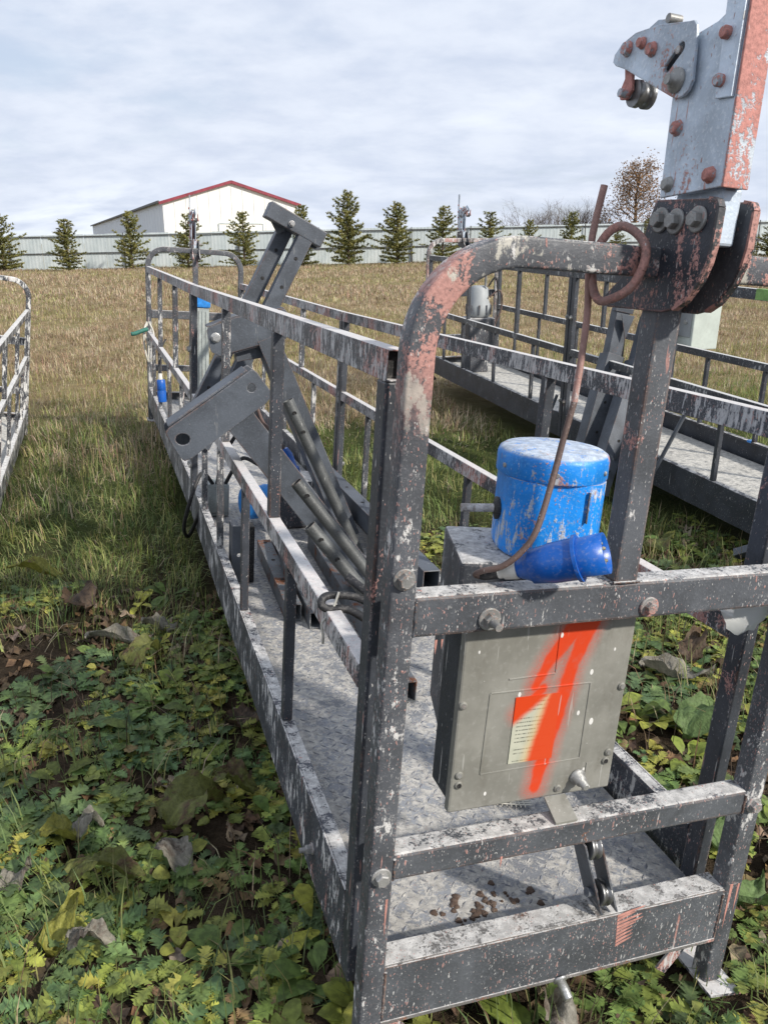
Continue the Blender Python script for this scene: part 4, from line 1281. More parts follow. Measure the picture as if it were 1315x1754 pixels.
cb = thing('control_cable', 'pink painted cable looped once round the arch and hanging down to the blue plug', 'cable', F1, (0.27, 0.04, 1.2))
MB().tube(smooth_path([(0.1632, 0.0486, 0.8275), (0.154, 0.050, 0.830), (0.156, 0.034, 0.842), (0.178, 0.014, 0.856), (0.202, 0.004, 0.882), (0.222, 0.004, 0.915), (0.247, 0.02, 0.984), (0.262, 0.030, 1.04), (0.276, 0.036, 1.096)]), 0.0047, 10).build('lower_cable', M['cabledark'], cb)
MB().tube(smooth_path([(0.2760, 0.036, 1.0965), (0.282, 0.042, 1.15), (0.287, 0.050, 1.22), (0.282, 0.053, 1.28), (0.280, 0.052, 1.33), (0.288, 0.052, 1.392)]), 0.0050, 10).build('upper_cable', M['cablepink'], cb)
ring = []
for i in range(33):
    a = 2 * math.pi * i / 32
    u_, v_ = math.cos(a), math.sin(a)
    # a ring standing across the tube, tilted
    ring.append((0.304 + 0.015 * u_ + 0.012 * v_ + 0.003 * math.sin(2 * a), 0.020 - 0.036 * u_, 1.289 + (0.049 + 0.004 * math.cos(3 * a)) * v_ - 0.006 * u_))
MB().tube(ring, 0.0062, 12, cap=False).build('cable_loop', M['cablepink'], cb)

pf = MB()
vs_, fs_ = [], []
for i in range(7):
    for j in range(6):
        u_, v_ = i / 6, j / 5
        vs_.append((0.655 + 0.090 * u_, 0.062 + 0.012 * math.sin(3 * u_ + 5 * v_), 0.742 - v_ * (0.045 + 0.055 * u_ * (0.7 + 0.3 * math.sin(5 * u_)))))
for i in range(6):
    for j in range(5):
        fs_.append((i * 6 + j, i * 6 + j + 1, (i + 1) * 6 + j + 1, (i + 1) * 6 + j))
tag(pf.poly(vs_, fs_, True).build('film_scrap', M['film'], base=(0.70, 0.06, 0.70), fr=F1), 'scrap of whitish plastic film hanging under the crossbar at the right post', 'plastic film')

ms_ = MB()
for k in range(8):
    ms_.tube([(0.44 + 0.010 * k, 0.405 - 0.004 * k, 0.108), (0.452 + 0.010 * k, 0.452, 0.106 + 0.001 * (k % 3))], 0.0016, 5)
    ms_.tube([(0.438 + 0.001 * k, 0.408 + 0.006 * k, 0.110), (0.528, 0.380 + 0.008 * k, 0.109)], 0.0016, 5)
tag(ms_.build('mesh_scrap', M['rope'], base=(0.48, 0.42, 0.10), fr=F1), 'scrap of pale plaster mesh on the deck just below the control box', 'mesh')
md = MB()
rgm = np.random.default_rng(5)
for k in range(46):
    cx_, cy_ = rgm.normal(0.30, 0.055), rgm.normal(0.140, 0.020)
    rr_ = rgm.uniform(0.003, 0.011)
    md.lathe((cx_, cy_, 0.1008), (0, 0, 1), [(0, rr_), (0.0016, rr_ * 0.9), (0.0034, rr_ * 0.4)], 8, 0.0, False, lambda a: 0.6 + 0.4 * abs(math.sin(a * 1.5 + cx_ * 90)))
mo = md.build('dried_mud', M['mud'], base=(0.3, 0.14, 0.1), fr=F1)
mo['kind'] = 'stuff'
cl = thing('cable_bundle', 'folded black cable ends tied with white twine on the middle rail', 'cable', F1, (0.04, 0.33, 0.67))
MB().tube(smooth_path([(0.12, 0.30, 0.64), (0.075, 0.35, 0.668), (0.03, 0.36, 0.676), (0.004, 0.355, 0.676), (-0.004, 0.345, 0.666), (0.008, 0.34, 0.658), (0.05, 0.335, 0.654), (0.10, 0.28, 0.630)]), 0.0078, 10).build('cable_strand', M['black'], cl)
MB().tube(smooth_path([(0.06, 0.40, 0.695), (0.10, 0.33, 0.672), (0.14, 0.27, 0.65)]), 0.0085, 10).build('cable_strand', M['black'], cl)
MB().tube(smooth_path([(0.03, 0.352, 0.685), (0.020, 0.340, 0.668), (0.012, 0.338, 0.650), (-0.006, 0.33, 0.635), (-0.004, 0.325, 0.612), (-0.003, 0.328, 0.595)]), 0.0026, 6).build('twine_tie', M['rope'], cl)


# ------------------------------------------------------------------ steel parts piled in the near platform
def rot2(px, pz, a):
    return px * math.cos(a) - pz * math.sin(a), px * math.sin(a) + pz * math.cos(a)


# T headed telescopic post
tp = thing('telescopic_post', 'grey post of two square tubes with a slanting T bar on top', 'steel post', F1, (0.20, 2.5, 0.4))
mb = MB()
d1 = (Vector((0.357, 2.5, 1.43)) - Vector((0.213, 2.5, 1.127)))
for nm, a, bq in (('post_tube', Vector((0.372, 2.56, 1.435)), Vector((0.372, 2.56, 1.435)) - d1 * 3.1), ('post_tube', Vector((0.436, 2.46, 1.405)), Vector((0.436, 2.46, 1.405)) - d1 * 3.0)):
    tb = MB().beam(a, bq, 0.062, 0.062, up=(0, 1, 0), wall=0.004).build(nm, M['arm'], tp, bevel=0.004)
    dn = d1.normalized()
    for k in range(6):
        c = a - dn * (0.12 + 0.13 * k)
        MB().lathe(c + Vector((0, -0.0305, 0)), (0, -1, 0), [(0, 0.008), (0.0012, 0.008)], 10).build('bolt_hole', M['dark'], tb)
hb = MB().beam((0.268, 2.47, 1.483), (0.502, 2.47, 1.378), 0.085, 0.066, up=(0, 0, 1)).build('head_bar', M['arm'], tp, bevel=0.004)
MB().beam((0.340, 2.50, 1.402), (0.300, 2.50, 1.470), 0.05, 0.01, up=(0, 1, 0)).build('gusset', M['rustytube'], tp)
MB().beam((0.455, 2.50, 1.35), (0.47, 2.50, 1.40), 0.09, 0.01, up=(0, 1, 0)).build('gusset', M['arm'], tp)
MB().hexbolt((0.362, 2.425, 1.432), (0, -1, 0), 0.010, 0.012, 0.013).build('bolt', M['zinc'], tp)


def hole2(cx_, cz, r, k=14, e=1.0):
    return [(cx_ + r * e * math.cos(-2 * math.pi * i / k), cz + r * math.sin(-2 * math.pi * i / k)) for i in range(k)]


# boom with bolted channel head
ab = thing('boom_arm', 'dark grey boom whose channel head carries a bright hex bolt', 'boom arm', F1, (0.3, 2.2, 0.6))
o1 = [(-0.004, 1.020), (-0.008, 1.008), (0.004, 0.942), (0.012, 0.928), (0.042, 0.915), (0.300, 0.996), (0.318, 1.012), (0.310, 1.080), (0.290, 1.104), (0.100, 1.064)]
hd = MB().prism(o1, 1, 2.165, 2.173).build('channel_head', M['arm'], ab, bevel=0.002)
MB().prism([(-0.004, 1.020), (0.100, 1.064), (0.290, 1.104), (0.289, 1.110), (0.098, 1.070), (-0.006, 1.026)], 1, 2.1735, 2.26).build('top_flange', M['arm'], ab, bevel=0.002)
MB().prism([(0.042, 0.915), (0.300, 0.996), (0.302, 0.990), (0.044, 0.909)], 1, 2.1735, 2.26).build('bottom_flange', M['arm'], ab, bevel=0.002)
MB().hexbolt((0.025, 2.1645, 0.985), (0, -1, 0), 0.0155, 0.012, 0.019).build('bolt', M['zinc'], hd)
bt = MB().beam((0.225, 2.225, 0.99), (0.60, 2.20, 0.16), 0.085, 0.125, up=(0, 1, 0), wall=0.005).build('boom_tube', M['arm'], ab, bevel=0.006)
MB().beam((0.105, 2.235, 0.93), (0.21, 2.235, 0.95), 0.08, 0.06, up=(0, 1, 0)).build('gusset', M['arm'], ab, bevel=0.003)

# boom with plate head poking out through the railing
ac = thing('boom_arm', 'dark grey boom whose holed channel head pokes out through the left railing', 'boom arm', F1, (0.2, 1.5, 0.5))
o2 = [(-0.198, 0.772), (-0.207, 0.760), (-0.205, 0.748), (-0.166, 0.680), (-0.152, 0.668), (-0.132, 0.676), (0.094, 0.848), (0.110, 0.868), (0.106, 0.892), (0.066, 0.945), (0.052, 0.955), (0.038, 0.946)]
hd = MB().prism(o2, 1, 1.472, 1.480, holes=[hole2(-0.157, 0.737, 0.018, e=1.2), hole2(0.049, 0.897, 0.013)]).build('channel_head', M['arm'], ac, bevel=0.0025)
MB().prism([(-0.198, 0.772), (0.038, 0.946), (0.034, 0.952), (-0.202, 0.778)], 1, 1.4805, 1.575).build('top_flange', M['arm'], ac, bevel=0.002)
MB().prism(o2, 1, 1.5755, 1.583).build('channel_back', M['arm'], ac, bevel=0.002)
bt = MB().beam((-0.01, 1.532, 0.83), (0.54, 1.565, 0.135), 0.095, 0.108, up=(0, 1, 0), wall=0.005).build('boom_tube', M['arm'], ac, bevel=0.006)
for t in (0.18, 0.55, 0.78):
    q = Vector((-0.01, 1.532, 0.83)).lerp(Vector((0.54, 1.565, 0.135)), t)
    MB().lathe(q + Vector((0.0, -0.0495, 0)), (0, -1, 0), [(0, 0.013), (0.0015, 0.013)], 12).build('bolt_hole', M['dark'], bt)

for label, a, b_, r in (('thin grey pipe standing steepest against the dark boom', (0.277, 2.0, 0.775), (0.575, 1.93, 0.16), 0.022),
                        ('grey pipe with a rusty open end leaning in the middle of the pile', (0.182, 1.40, 0.614), (0.54, 1.32, 0.168), 0.020),
                        ('lowest grey pipe in the pile, its rusty mouth above the middle rail', (0.203, 1.29, 0.505), (0.515, 1.20, 0.127), 0.0215)):
    t = thing('steel_pipe', label, 'pipe', F1, b_, group='loose pipes in the near platform')
    pb = MB().tube([a, b_], r, 20, wall=0.003).build('pipe_wall', M['pipe'], t)
    dv = (Vector(b_) - Vector(a)).normalized()
    for k in (0.05, 0.13) if r > 0.021 else (0.05,):
        MB().lathe(Vector(a) + dv * k + Vector((0.0, -r * 0.985, 0)), (0, -1, -0.2), [(0, 0.0085), (0.0016, 0.0085)], 12).build('pin_hole', M['dark'], pb)
    MB().lathe(Vector(a) + dv * 0.002, dv, [(0, r * 1.03), (0.012, r * 1.02)], 20).build('rust_rim', M['rustedge'], pb) if False else None


def rect_tube(label, a, b_, w_, h_, mat, holes=0, group='loose square tubes on the deck', up=(0, 0, 1)):
    t = thing('square_tube', label, 'steel tube', F1, tuple((Vector(a) + Vector(b_)) / 2), group=group)
    tb = MB().beam(a, b_, w_, h_, up=up, wall=0.004).build('tube_wall', mat, t, bevel=0.003)
    dv = (Vector(b_) - Vector(a))
    _, s_, u_ = axes(dv, up)
    for k in range(holes):
        q = Vector(a) + dv * (0.06 + 0.9 * k / max(holes, 1)) + u_ * (h_ / 2 + 0.0003)
        MB().lathe(q, u_, [(0, 0.008), (0.001, 0.008)], 10).build('pin_hole', M['dark'], tb)
        q = Vector(a) + dv * (0.10 + 0.9 * k / max(holes, 1)) - s_ * (w_ / 2 + 0.0003)
        MB().lathe(q, -s_, [(0, 0.007), (0.001, 0.007)], 10).build('pin_hole', M['dark'], tb)
    return t


rect_tube('long dark square tube lying inside the right railing, open end near the blue motor', (0.665, 3.05, 0.262), (0.655, 1.36, 0.262), 0.062, 0.082, M['arm'], 6)
rect_tube('rusty mouthed square tube low on the deck beside the control box', (0.45, 2.2, 0.135), (0.405, 0.88, 0.136), 0.05, 0.066, M['rustytube'], 0)
rect_tube('short square tube with rusty edges lying on the deck left of the pile', (0.225, 2.15, 0.134), (0.205, 1.47, 0.134), 0.055, 0.062, M['rustytube'], 3)
rect_tube('rusty square tube lying right beside the short tube on the deck', (0.292, 2.2, 0.132), (0.270, 1.40, 0.132), 0.05, 0.060, M['rustytube'], 2)
rect_tube('square tube laid on top of the two short deck tubes', (0.31, 2.35, 0.19), (0.235, 1.66, 0.196), 0.04, 0.05, M['rustytube'], 1)

st = thing('steel_channel', 'upright dark steel channel with a hole standing on the deck by the left railing', 'steel channel', F1, (0.09, 1.85, 0.1))
MB().prism([(0.048, 0.105), (0.095, 0.105), (0.095, 0.330), (0.048, 0.330)], 1, 1.840, 1.846, holes=[hole2(0.075, 0.215, 0.008)]).build('web', M['arm'], st)
MB().box(0.048, 0.054, 1.8465, 1.92, 0.105, 0.330).build('flange', M['arm'], st)
MB().box(0.112, 0.132, 1.840, 1.90, 0.105, 0.325).build('flange', M['dark'], st)

gb = thing('junction_box', 'small grey box with cables lying between the left railing posts', 'junction box', F1, (0.09, 2.75, 0.1))
MB().box(0.045, 0.155, 2.68, 2.80, 0.105, 0.262).build('housing', M['greybox'], gb, bevel=0.006)
MB().box(0.05, 0.15, 2.672, 2.6795, 0.125, 0.245).build('lid', M['greybox'], gb, bevel=0.003)
for i, pts in enumerate([[(0.10, 2.70, 0.262), (0.11, 2.60, 0.40), (0.16, 2.55, 0.52), (0.22, 2.6, 0.56)], [(0.14, 2.70, 0.262), (0.17, 2.62, 0.36), (0.20, 2.55, 0.42), (0.26, 2.5, 0.40)],
                         [(0.08, 2.70, 0.262), (0.02, 2.6, 0.34), (-0.03, 2.55, 0.25), (-0.06, 2.62, 0.08), (-0.03, 2.72, 0.0), (0.0, 2.6, 0.13), (0.04, 2.66, 0.22)]]):
    MB().tube(smooth_path(pts), 0.009, 8).build('cable', M['black'], gb)

h2 = thing('hoist', 'second hoist lying on the deck under the booms with its blue motor end showing', 'hoist', F1, (0.3, 2.45, 0.1))
MB().lathe((0.20, 2.52, 0.215), (1, 0.25, 0), [(0, 0.07), (0.005, 0.076), (0.10, 0.076), (0.102, 0.080), (0.135, 0.078), (0.145, 0.06)], 32).build('motor_housing', M['bluesheet'], h2)
MB().box(0.345, 0.54, 2.46, 2.66, 0.105, 0.33).build('hoist_body', M['hoistbody'], h2, bevel=0.01)
bw = thing('blue_plug', 'blue plug half hidden between the two booms', 'plug', F1, (0.36, 2.38, 0.45))
MB().lathe((0.345, 2.38, 0.50), (0.4, -0.1, -1), [(0, 0.02), (0.03, 0.03), (0.09, 0.03), (0.095, 0.036), (0.10, 0.036), (0.14, 0.031)], 20).build('plug_body', M['plugblue'], bw)
MB().tube(smooth_path([(0.345, 2.38, 0.50), (0.31, 2.4, 0.56), (0.27, 2.46, 0.60), (0.25, 2.52, 0.66)]), 0.008, 8).build('cable', M['cabledark'], bw)
kc = MB()
for k in range(4):
    kc.tube(smooth_path([(0.22 + 0.03 * math.cos(a) + 0.004 * k, 2.62 + 0.02 * k, 0.63 + 0.055 * math.sin(a) - 0.01 * k) for a in np.linspace(0, 2 * math.pi, 9)], 4), 0.007, 7, cap=False)
tag(kc.build('wire_coil', M['zinc'], base=(0.22, 2.65, 0.6), fr=F1), 'small coil of wire showing in the gap under the bolted boom head', 'wire coil')
wl = MB().tube(smooth_path([(0.70, 2.2, 0.33), (0.73, 1.95, 0.42), (0.72, 1.8, 0.40), (0.69, 1.72, 0.31), (0.66, 1.72, 0.31)]), 0.0035, 6)
tag(wl.build('wire_loop', M['rope'], base=(0.7, 1.95, 0.3), fr=F1), 'thin pale wire looped over the long dark square tube', 'wire')

# far end of the near platform
fh = thing('hoist', 'hoist with pale cabinet and blue lid at the far end of the near platform', 'hoist', F1, (0.34, 5.5, 0.14))
MB().box(0.255, 0.375, 5.42, 5.58, 0.15, 0.925).build('cabinet', M['greybox'], fh, bevel=0.006)
MB().box(0.245, 0.385, 5.41, 5.59, 0.926, 1.015).build('motor_lid', M['bluesheet'], fh, bevel=0.008)
for k in range(4):
    MB().box(0.268 + 0.027 * k, 0.272 + 0.027 * k, 5.414, 5.4195, 0.2, 0.9).build('cabinet_rib', M['greybox'], fh)
hp = thing('blue_plug', 'blue plug with white tip hanging outside the far left railing', 'plug', F1, (-0.03, 4.80, 0.4))
MB().lathe((-0.028, 4.80, 0.455), (0.06, 0, -1), [(0, 0.024), (0.006, 0.029), (0.07, 0.031), (0.073, 0.029), (0.078, 0.031), (0.155, 0.029)], 20).build('plug_body', M['plugblue'], hp)
MB().lathe((-0.030, 4.80, 0.456), (-0.04, 0, 1), [(0, 0.016), (0.04, 0.012), (0.042, 0.008)], 14).build('cable_gland', M['plugwhite'], hp)
MB().tube(smooth_path([(-0.032, 4.80, 0.495), (-0.025, 4.82, 0.56), (-0.012, 4.9, 0.66), (0.018, 4.95, 0.72)]), 0.006, 7).build('cable', M['black'], hp)
gr = MB().tube(smooth_path([(-0.075, 5.60, 0.735), (-0.13, 5.58, 0.715), (-0.17, 5.56, 0.70), (-0.20, 5.55, 0.695)]), [0.016] * 24 + [0.010], 10)
tag(gr.build('green_grip', M['green'], base=(-0.13, 5.6, 0.72), fr=F1), 'short dark green rope end sticking out of the far left corner', 'rope')
ch = MB()
for k in range(2):
    ch.tube(smooth_path([(-0.074 + 0.02 * k, 5.70, 0.78), (-0.10, 5.64, 0.72), (-0.10 + 0.03 * k, 5.62, 0.60), (-0.07, 5.62, 0.48), (-0.03, 5.6, 0.55), (-0.03, 5.6, 0.70), (-0.06, 5.68, 0.78)]), 0.007, 7)
tag(ch.build('tie_rope', M['rope'], base=(-0.07, 5.6, 0.6), fr=F1), 'plaster stained rope tied round the far left corner posts', 'rope')

# ------------------------------------------------------------------ things in and at the right platform
for k, (label, x0, dx, y0) in enumerate((('left one of two dark booms leaning in the right platform', 0.02, 0.0, 2.40), ('right one of two dark booms leaning in the right platform', 0.14, 0.02, 2.30))):
    t = thing('boom_arm', label, 'boom arm', F2, (x0, y0, 0.1), group='booms leaning in the right platform')
    if k == 0:
        top, mid, bot = Vector((0.11, 2.50, 0.95)), Vector((0.045, 2.46, 0.62)), Vector((-0.20, 2.30, -0.07))
    else:
        top, mid, bot = Vector((0.26, 2.42, 0.90)), Vector((0.16, 2.36, 0.58)), Vector((-0.20, 2.08, -0.07))
    MB().beam(top, mid, 0.09, 0.07, up=(0, 1, 0), wall=0.004).build('boom_tube', M['arm'], t, bevel=0.004)
    sl = MB().beam(mid + Vector((0.01, 0, 0.06)), bot, 0.12, 0.095, up=(0, 1, 0), wall=0.005).build('boom_sleeve', M['arm'], t, bevel=0.005)
    for q in range(3):
        c = mid.lerp(bot, 0.3 + 0.25 * q)
        MB().lathe(c + Vector((0, -0.061, 0)), (0, -1, 0), [(0, 0.009), (0.002, 0.009)], 10).build('bolt_hole', M['dark'], sl)
    MB().beam(top + Vector((-0.06, -0.02, 0.01)), top + Vector((0.06, -0.02, -0.015)), 0.05, 0.03, up=(0, 0, 1)).build('boom_head', M['arm'], t, bevel=0.003)
    MB().prism([(top.x - 0.045, top.z - 0.02), (top.x + 0.045, top.z - 0.035), (mid.x + 0.06, mid.z + 0.16)], 1, top.y - 0.085, top.y - 0.079).build('gusset', M['arm'], t)

gx_ = thing('control_box', 'pale green grey control cabinet fixed outside the right railing of the right platform', 'control box', F2, (0.93, 2.9, 0.85))
MB().box(0.825, 1.03, 2.75, 3.14, 0.64, 1.045).build('housing', M['palewall'], gx_, bevel=0.006)
MB().box(0.817, 0.8245, 2.77, 3.12, 0.72, 1.02).build('front_panel', M['cabinet'], gx_, bevel=0.003)
MB().box(0.812, 0.8165, 2.86, 3.00, 0.90, 0.99).build('dark_window', M['plain'], gx_)
for y, z, m_ in ((2.82, 0.95, 'bolt'), (2.90, 0.82, 'bolt'), (2.98, 0.82, 'bolt'), (3.05, 0.96, 'pinkedge'), (2.82, 0.82, 'zinc')):
    MB().lathe((0.8165, y, z), (-1, 0, 0), [(0, 0.016), (0.012, 0.014)], 12).build('switch_knob', M[m_], gx_)
MB().box(0.74, 0.824, 2.90, 2.94, 0.70, 0.73).build('bracket', M['plain'], gx_)

h3 = thing('hoist', 'grey hoist at the far end of the right platform seen under the arch', 'hoist', F2, (0.3, 5.3, 0.1))
MB().lathe((0.33, 5.3, 0.62), (0, 0, 1), [(0, 0.10), (0.02, 0.115), (0.10, 0.115), (0.16, 0.09), (0.26, 0.085), (0.28, 0.06)], 24).build('motor_housing', M['cabinet'], h3)
for k in range(10):
    a_ = 2 * math.pi * k / 10
    MB().beam((0.33 + 0.118 * math.cos(a_), 5.3 + 0.118 * math.sin(a_), 0.64), (0.33 + 0.118 * math.cos(a_), 5.3 + 0.118 * math.sin(a_), 0.73), 0.012, 0.012, up=(0, 1, 0)).build('cooling_fin', M['arm'], h3)
MB().box(0.20, 0.46, 5.18, 5.42, 0.30, 0.615).build('hoist_body', M['hoistbody'], h3, bevel=0.02)
MB().box(0.24, 0.42, 5.22, 5.40, 0.104, 0.2995).build('hoist_base', M['hoistbody'], h3)
MB().tube(smooth_path([(0.40, 5.22, 0.80), (0.50, 5.2, 0.86), (0.52, 5.2, 0.70), (0.46, 5.2, 0.55)]), 0.008, 8).build('cable', M['cabledark'], h3)
MB().tube(smooth_path([(0.38, 5.2, 0.90), (0.44, 5.18, 0.98), (0.48, 5.2, 0.84)]), 0.008, 8).build('cable', M['black'], h3)
MB().tube([(0.36, 5.22, 0.90), (0.36, 5.22, 1.0)], 0.012, 8).build('lever', M['bolt'], h3)
for label, a, b_, r in (('thin round bar propped at the right platform, right of the hanger post', (0.02, 1.64, 0.50), (-0.13, 1.78, -0.07), 0.011),
                        ('thin round bar leaning against the right platform, behind the blue motor lid', (-0.02, 1.95, 0.50), (-0.10, 2.20, -0.07), 0.011),
                        ('thin round bar leaning on the right platform behind the left part of the blue lid', (-0.03, 2.96, 0.34), (-0.12, 3.05, -0.05), 0.011)):
    t = thing('steel_bar', label, 'steel bar', F2, b_, group='thin bars propped at the right platform')
    MB().tube([a, b_], r, 12).build('bar_shaft', M['arm'], t)
    MB().lathe(b_, Vector(b_) - Vector(a), [(0, r * 1.3), (0.01, r * 1.3)], 10).build('bar_tip', M['arm'], t)
t = thing('dark_strut', 'dark square strut lying aslant on the weeds by the right picture edge', 'strut', F2, (0.1, 0.95, 0.0))
MB().beam((-0.03, 1.06, -0.065), (0.10, 0.80, 0.12), 0.04, 0.04, up=(0, 1, 0), wall=0.003).build('strut_tube', M['arm'], t, bevel=0.003)
MB().box(0.085, 0.125, 0.72, 0.80, -0.08, 0.16).build('strut_foot', M['arm'], t, bevel=0.003)
bs = MB().box(W - 0.040, W - 0.004, 1.95, 1.985, 0.205, 0.2165)
tag(bs.build('blue_tape', M['bluesheet'], base=(W, 1.95, 0.2), fr=F2), 'strip of blue tape round the right toe board of the right platform', 'tape')

# ------------------------------------------------------------------ vegetation
FI = [np.array(f.inverted()) for f in (F1, F2, F0)]


def in_platform(x, y, margin=0.0):
    hit = np.zeros(len(x), bool)
    for f in FI:
        lx = f[0, 0] * x + f[0, 1] * y + f[0, 3]
        ly = f[1, 0] * x + f[1, 1] * y + f[1, 3]
        hit |= (lx > -margin) & (lx < W + margin) & (ly > -margin) & (ly < LP + margin)
    return hit


def leaf_field(name, P, yaw, pitch, L, Wd, tint, prof, mat, droop=0.35, fold=0.25, wav=0.15, kind='stuff'):
    """P (n,3) bases; prof list of (t, half width); lobed outline, folded along the midrib and drooping"""
    n = len(P)
    t = np.array([p[0] for p in prof])
    wd = np.array([p[1] for p in prof])
    m = len(t)
    cy, sy = np.cos(yaw)[:, None], np.sin(yaw)[:, None]
    out = []
    along = t[None, :] * L[:, None] * np.cos(pitch)[:, None]
    up = t[None, :] * L[:, None] * np.sin(pitch)[:, None] - droop * (t[None, :] ** 2) * L[:, None]
    wv = RNG.uniform(0, 6.28, n)[:, None]
    for side in (-1, 0, 1):
        o = side * wd[None, :] * Wd[:, None] * (1 + (RNG.uniform(-.15, .15, (n, m)) if side else 0))
        a = along + abs(side) * wd[None, :] * Wd[:, None] * 0.35
        z = up + abs(side) * wd[None, :] * Wd[:, None] * fold + (np.sin(t[None, :] * 9 + wv + side) * wav * Wd[:, None] * wd[None, :] if side else 0)
        out.append(np.stack([P[:, 0:1] + cy * a - sy * o, P[:, 1:2] + sy * a + cy * o, P[:, 2:3] + z], -1))
    V = np.stack(out, 1).reshape(-1, 3)           # n, 3, m
    b = (np.arange(n) * 3 * m)[:, None, None]
    q = []
    for s in (0, 1):
        i = np.arange(m - 1)
        q.append(np.stack([s * m + i, s * m + i + 1, (s + 1) * m + i + 1, (s + 1) * m + i], -1))
    Fq = (b + np.concatenate(q, 0)[None]).reshape(-1, 4)
    T = np.repeat(tint, 3 * m, 0)
    o = bpy.data.objects.new(name, np_mesh(name, V, Fq, mat, T))
    COL.objects.link(o)
    if kind:
        o['kind'] = kind
    return o


def tints(n, cols, wts, jit=0.25):
    c = np.array(cols)[RNG.choice(len(cols), n, p=np.array(wts) / sum(wts))]
    return c * RNG.uniform(1 - jit, 1 + jit, (n, 1)) * RNG.uniform(0.92, 1.08, (n, 3))


def scatter(n, x0, x1, y0, y1, keep):
    x, y = RNG.uniform(x0, x1, n), RNG.uniform(y0, y1, n)
    k = keep(x, y) & (np.abs(x) < 0.62 * y + 1.1)
    return x[k], y[k]


LOBED = [(0, .04), (.08, .05), (.15, .24), (.20, .09), (.30, .42), (.36, .15), (.48, .58), (.55, .22), (.66, .52), (.72, .24), (.82, .36), (.88, .18), (.94, .16), (1, .02)]
DOCK = [(0, .05), (.12, .10), (.3, .42), (.5, .52), (.7, .42), (.88, .2), (1, .02)]
ROUND = [(0, .12), (.1, .42), (.3, .62), (.55, .62), (.75, .48), (.9, .24), (1, .03)]

# area of broad leaved weeds, fading into grass
def weedy(x, y):
    edge = 3.35 + 0.9 * sstep(x, 0.3, 2.0) + (vnoise(x, y, 1.3, 3) - 0.5) * 1.6
    return (y < edge) & ~in_platform(x, y, -0.12)


def rosettes(n, per, cols, wts, prof, L0, L1, wr, name, nscale, thr, pit=(0.05, 0.60), droop=0.28, seed=1):
    x, y = scatter(n, -3.6, 4.2, 0.55, 5.0, weedy)
    k = vnoise(x, y, nscale, seed) > thr
    x, y = x[k], y[k]
    m = len(x)
    cnt = RNG.integers(per[0], per[1], m)
    ii = np.repeat(np.arange(m), cnt)
    N = len(ii)
    yaw = RNG.uniform(0, 6.28, N)
    size = RNG.uniform(0.65, 1.2, m)[ii]
    P = np.stack([x[ii] + np.cos(yaw) * 0.008, y[ii] + np.sin(yaw) * 0.008, zg(x[ii], y[ii]) + RNG.uniform(-0.005, 0.02, N)], 1)
    L = RNG.uniform(L0, L1, N) * size
    tip = np.stack([x[ii] + np.cos(yaw) * L, y[ii] + np.sin(yaw) * L], 1)
    ok = ~in_platform(tip[:, 0], tip[:, 1], -0.16)
    base_t = tints(m, cols, wts)[ii] * RNG.uniform(0.8, 1.2, (N, 1))
    leaf_field(name, P[ok], yaw[ok], RNG.uniform(*pit, N)[ok], L[ok], (L * wr)[ok], base_t[ok], prof, M['weed'], droop=droop)


GREENS = [(0.165, 0.235, 0.075), (0.115, 0.185, 0.080), (0.25, 0.295, 0.075), (0.36, 0.36, 0.085), (0.28, 0.21, 0.10)]
rosettes(8500, (6, 11), GREENS, (4, 2.6, 4, 2.2, 0.5), LOBED, 0.024, 0.070, 0.62, 'lobed_weeds', 2.2, 0.34, seed=4)
rosettes(2000, (7, 12), [(0.11, 0.175, 0.078), (0.15, 0.22, 0.088)], (1, 1), LOBED, 0.05, 0.105, 0.55, 'thistle_weeds', 1.7, 0.55, seed=6)
rosettes(900, (5, 9), [(0.20, 0.25, 0.055), (0.31, 0.31, 0.065), (0.13, 0.195, 0.055)], (3, 2, 2), DOCK, 0.06, 0.13, 0.36, 'dock_weeds', 1.4, 0.52, pit=(0.25, 0.95), droop=0.40, seed=8)
rosettes(2600, (4, 8), GREENS, (2, 2, 3, 3, 1), ROUND, 0.016, 0.045, 0.7, 'round_leaf_weeds', 2.6, 0.45, seed=9)

# dead leaf litter and brown stalks
x, y = scatter(9000, -3.6, 4.2, 0.55, 4.8, weedy)
n_ = len(x)
leaf_field('leaf_litter', np.stack([x, y, zg(x, y) + 0.004], 1), RNG.uniform(0, 6.28, n_), RNG.uniform(0, 0.4, n_), RNG.uniform(0.02, 0.07, n_), RNG.uniform(0.015, 0.04, n_),
           tints(n_, [(0.13, 0.085, 0.05), (0.075, 0.05, 0.034), (0.24, 0.19, 0.14), (0.19, 0.115, 0.06)], (3, 3, 1, 1)), ROUND, M['litter'], droop=0.2, fold=0.4, wav=0.6)


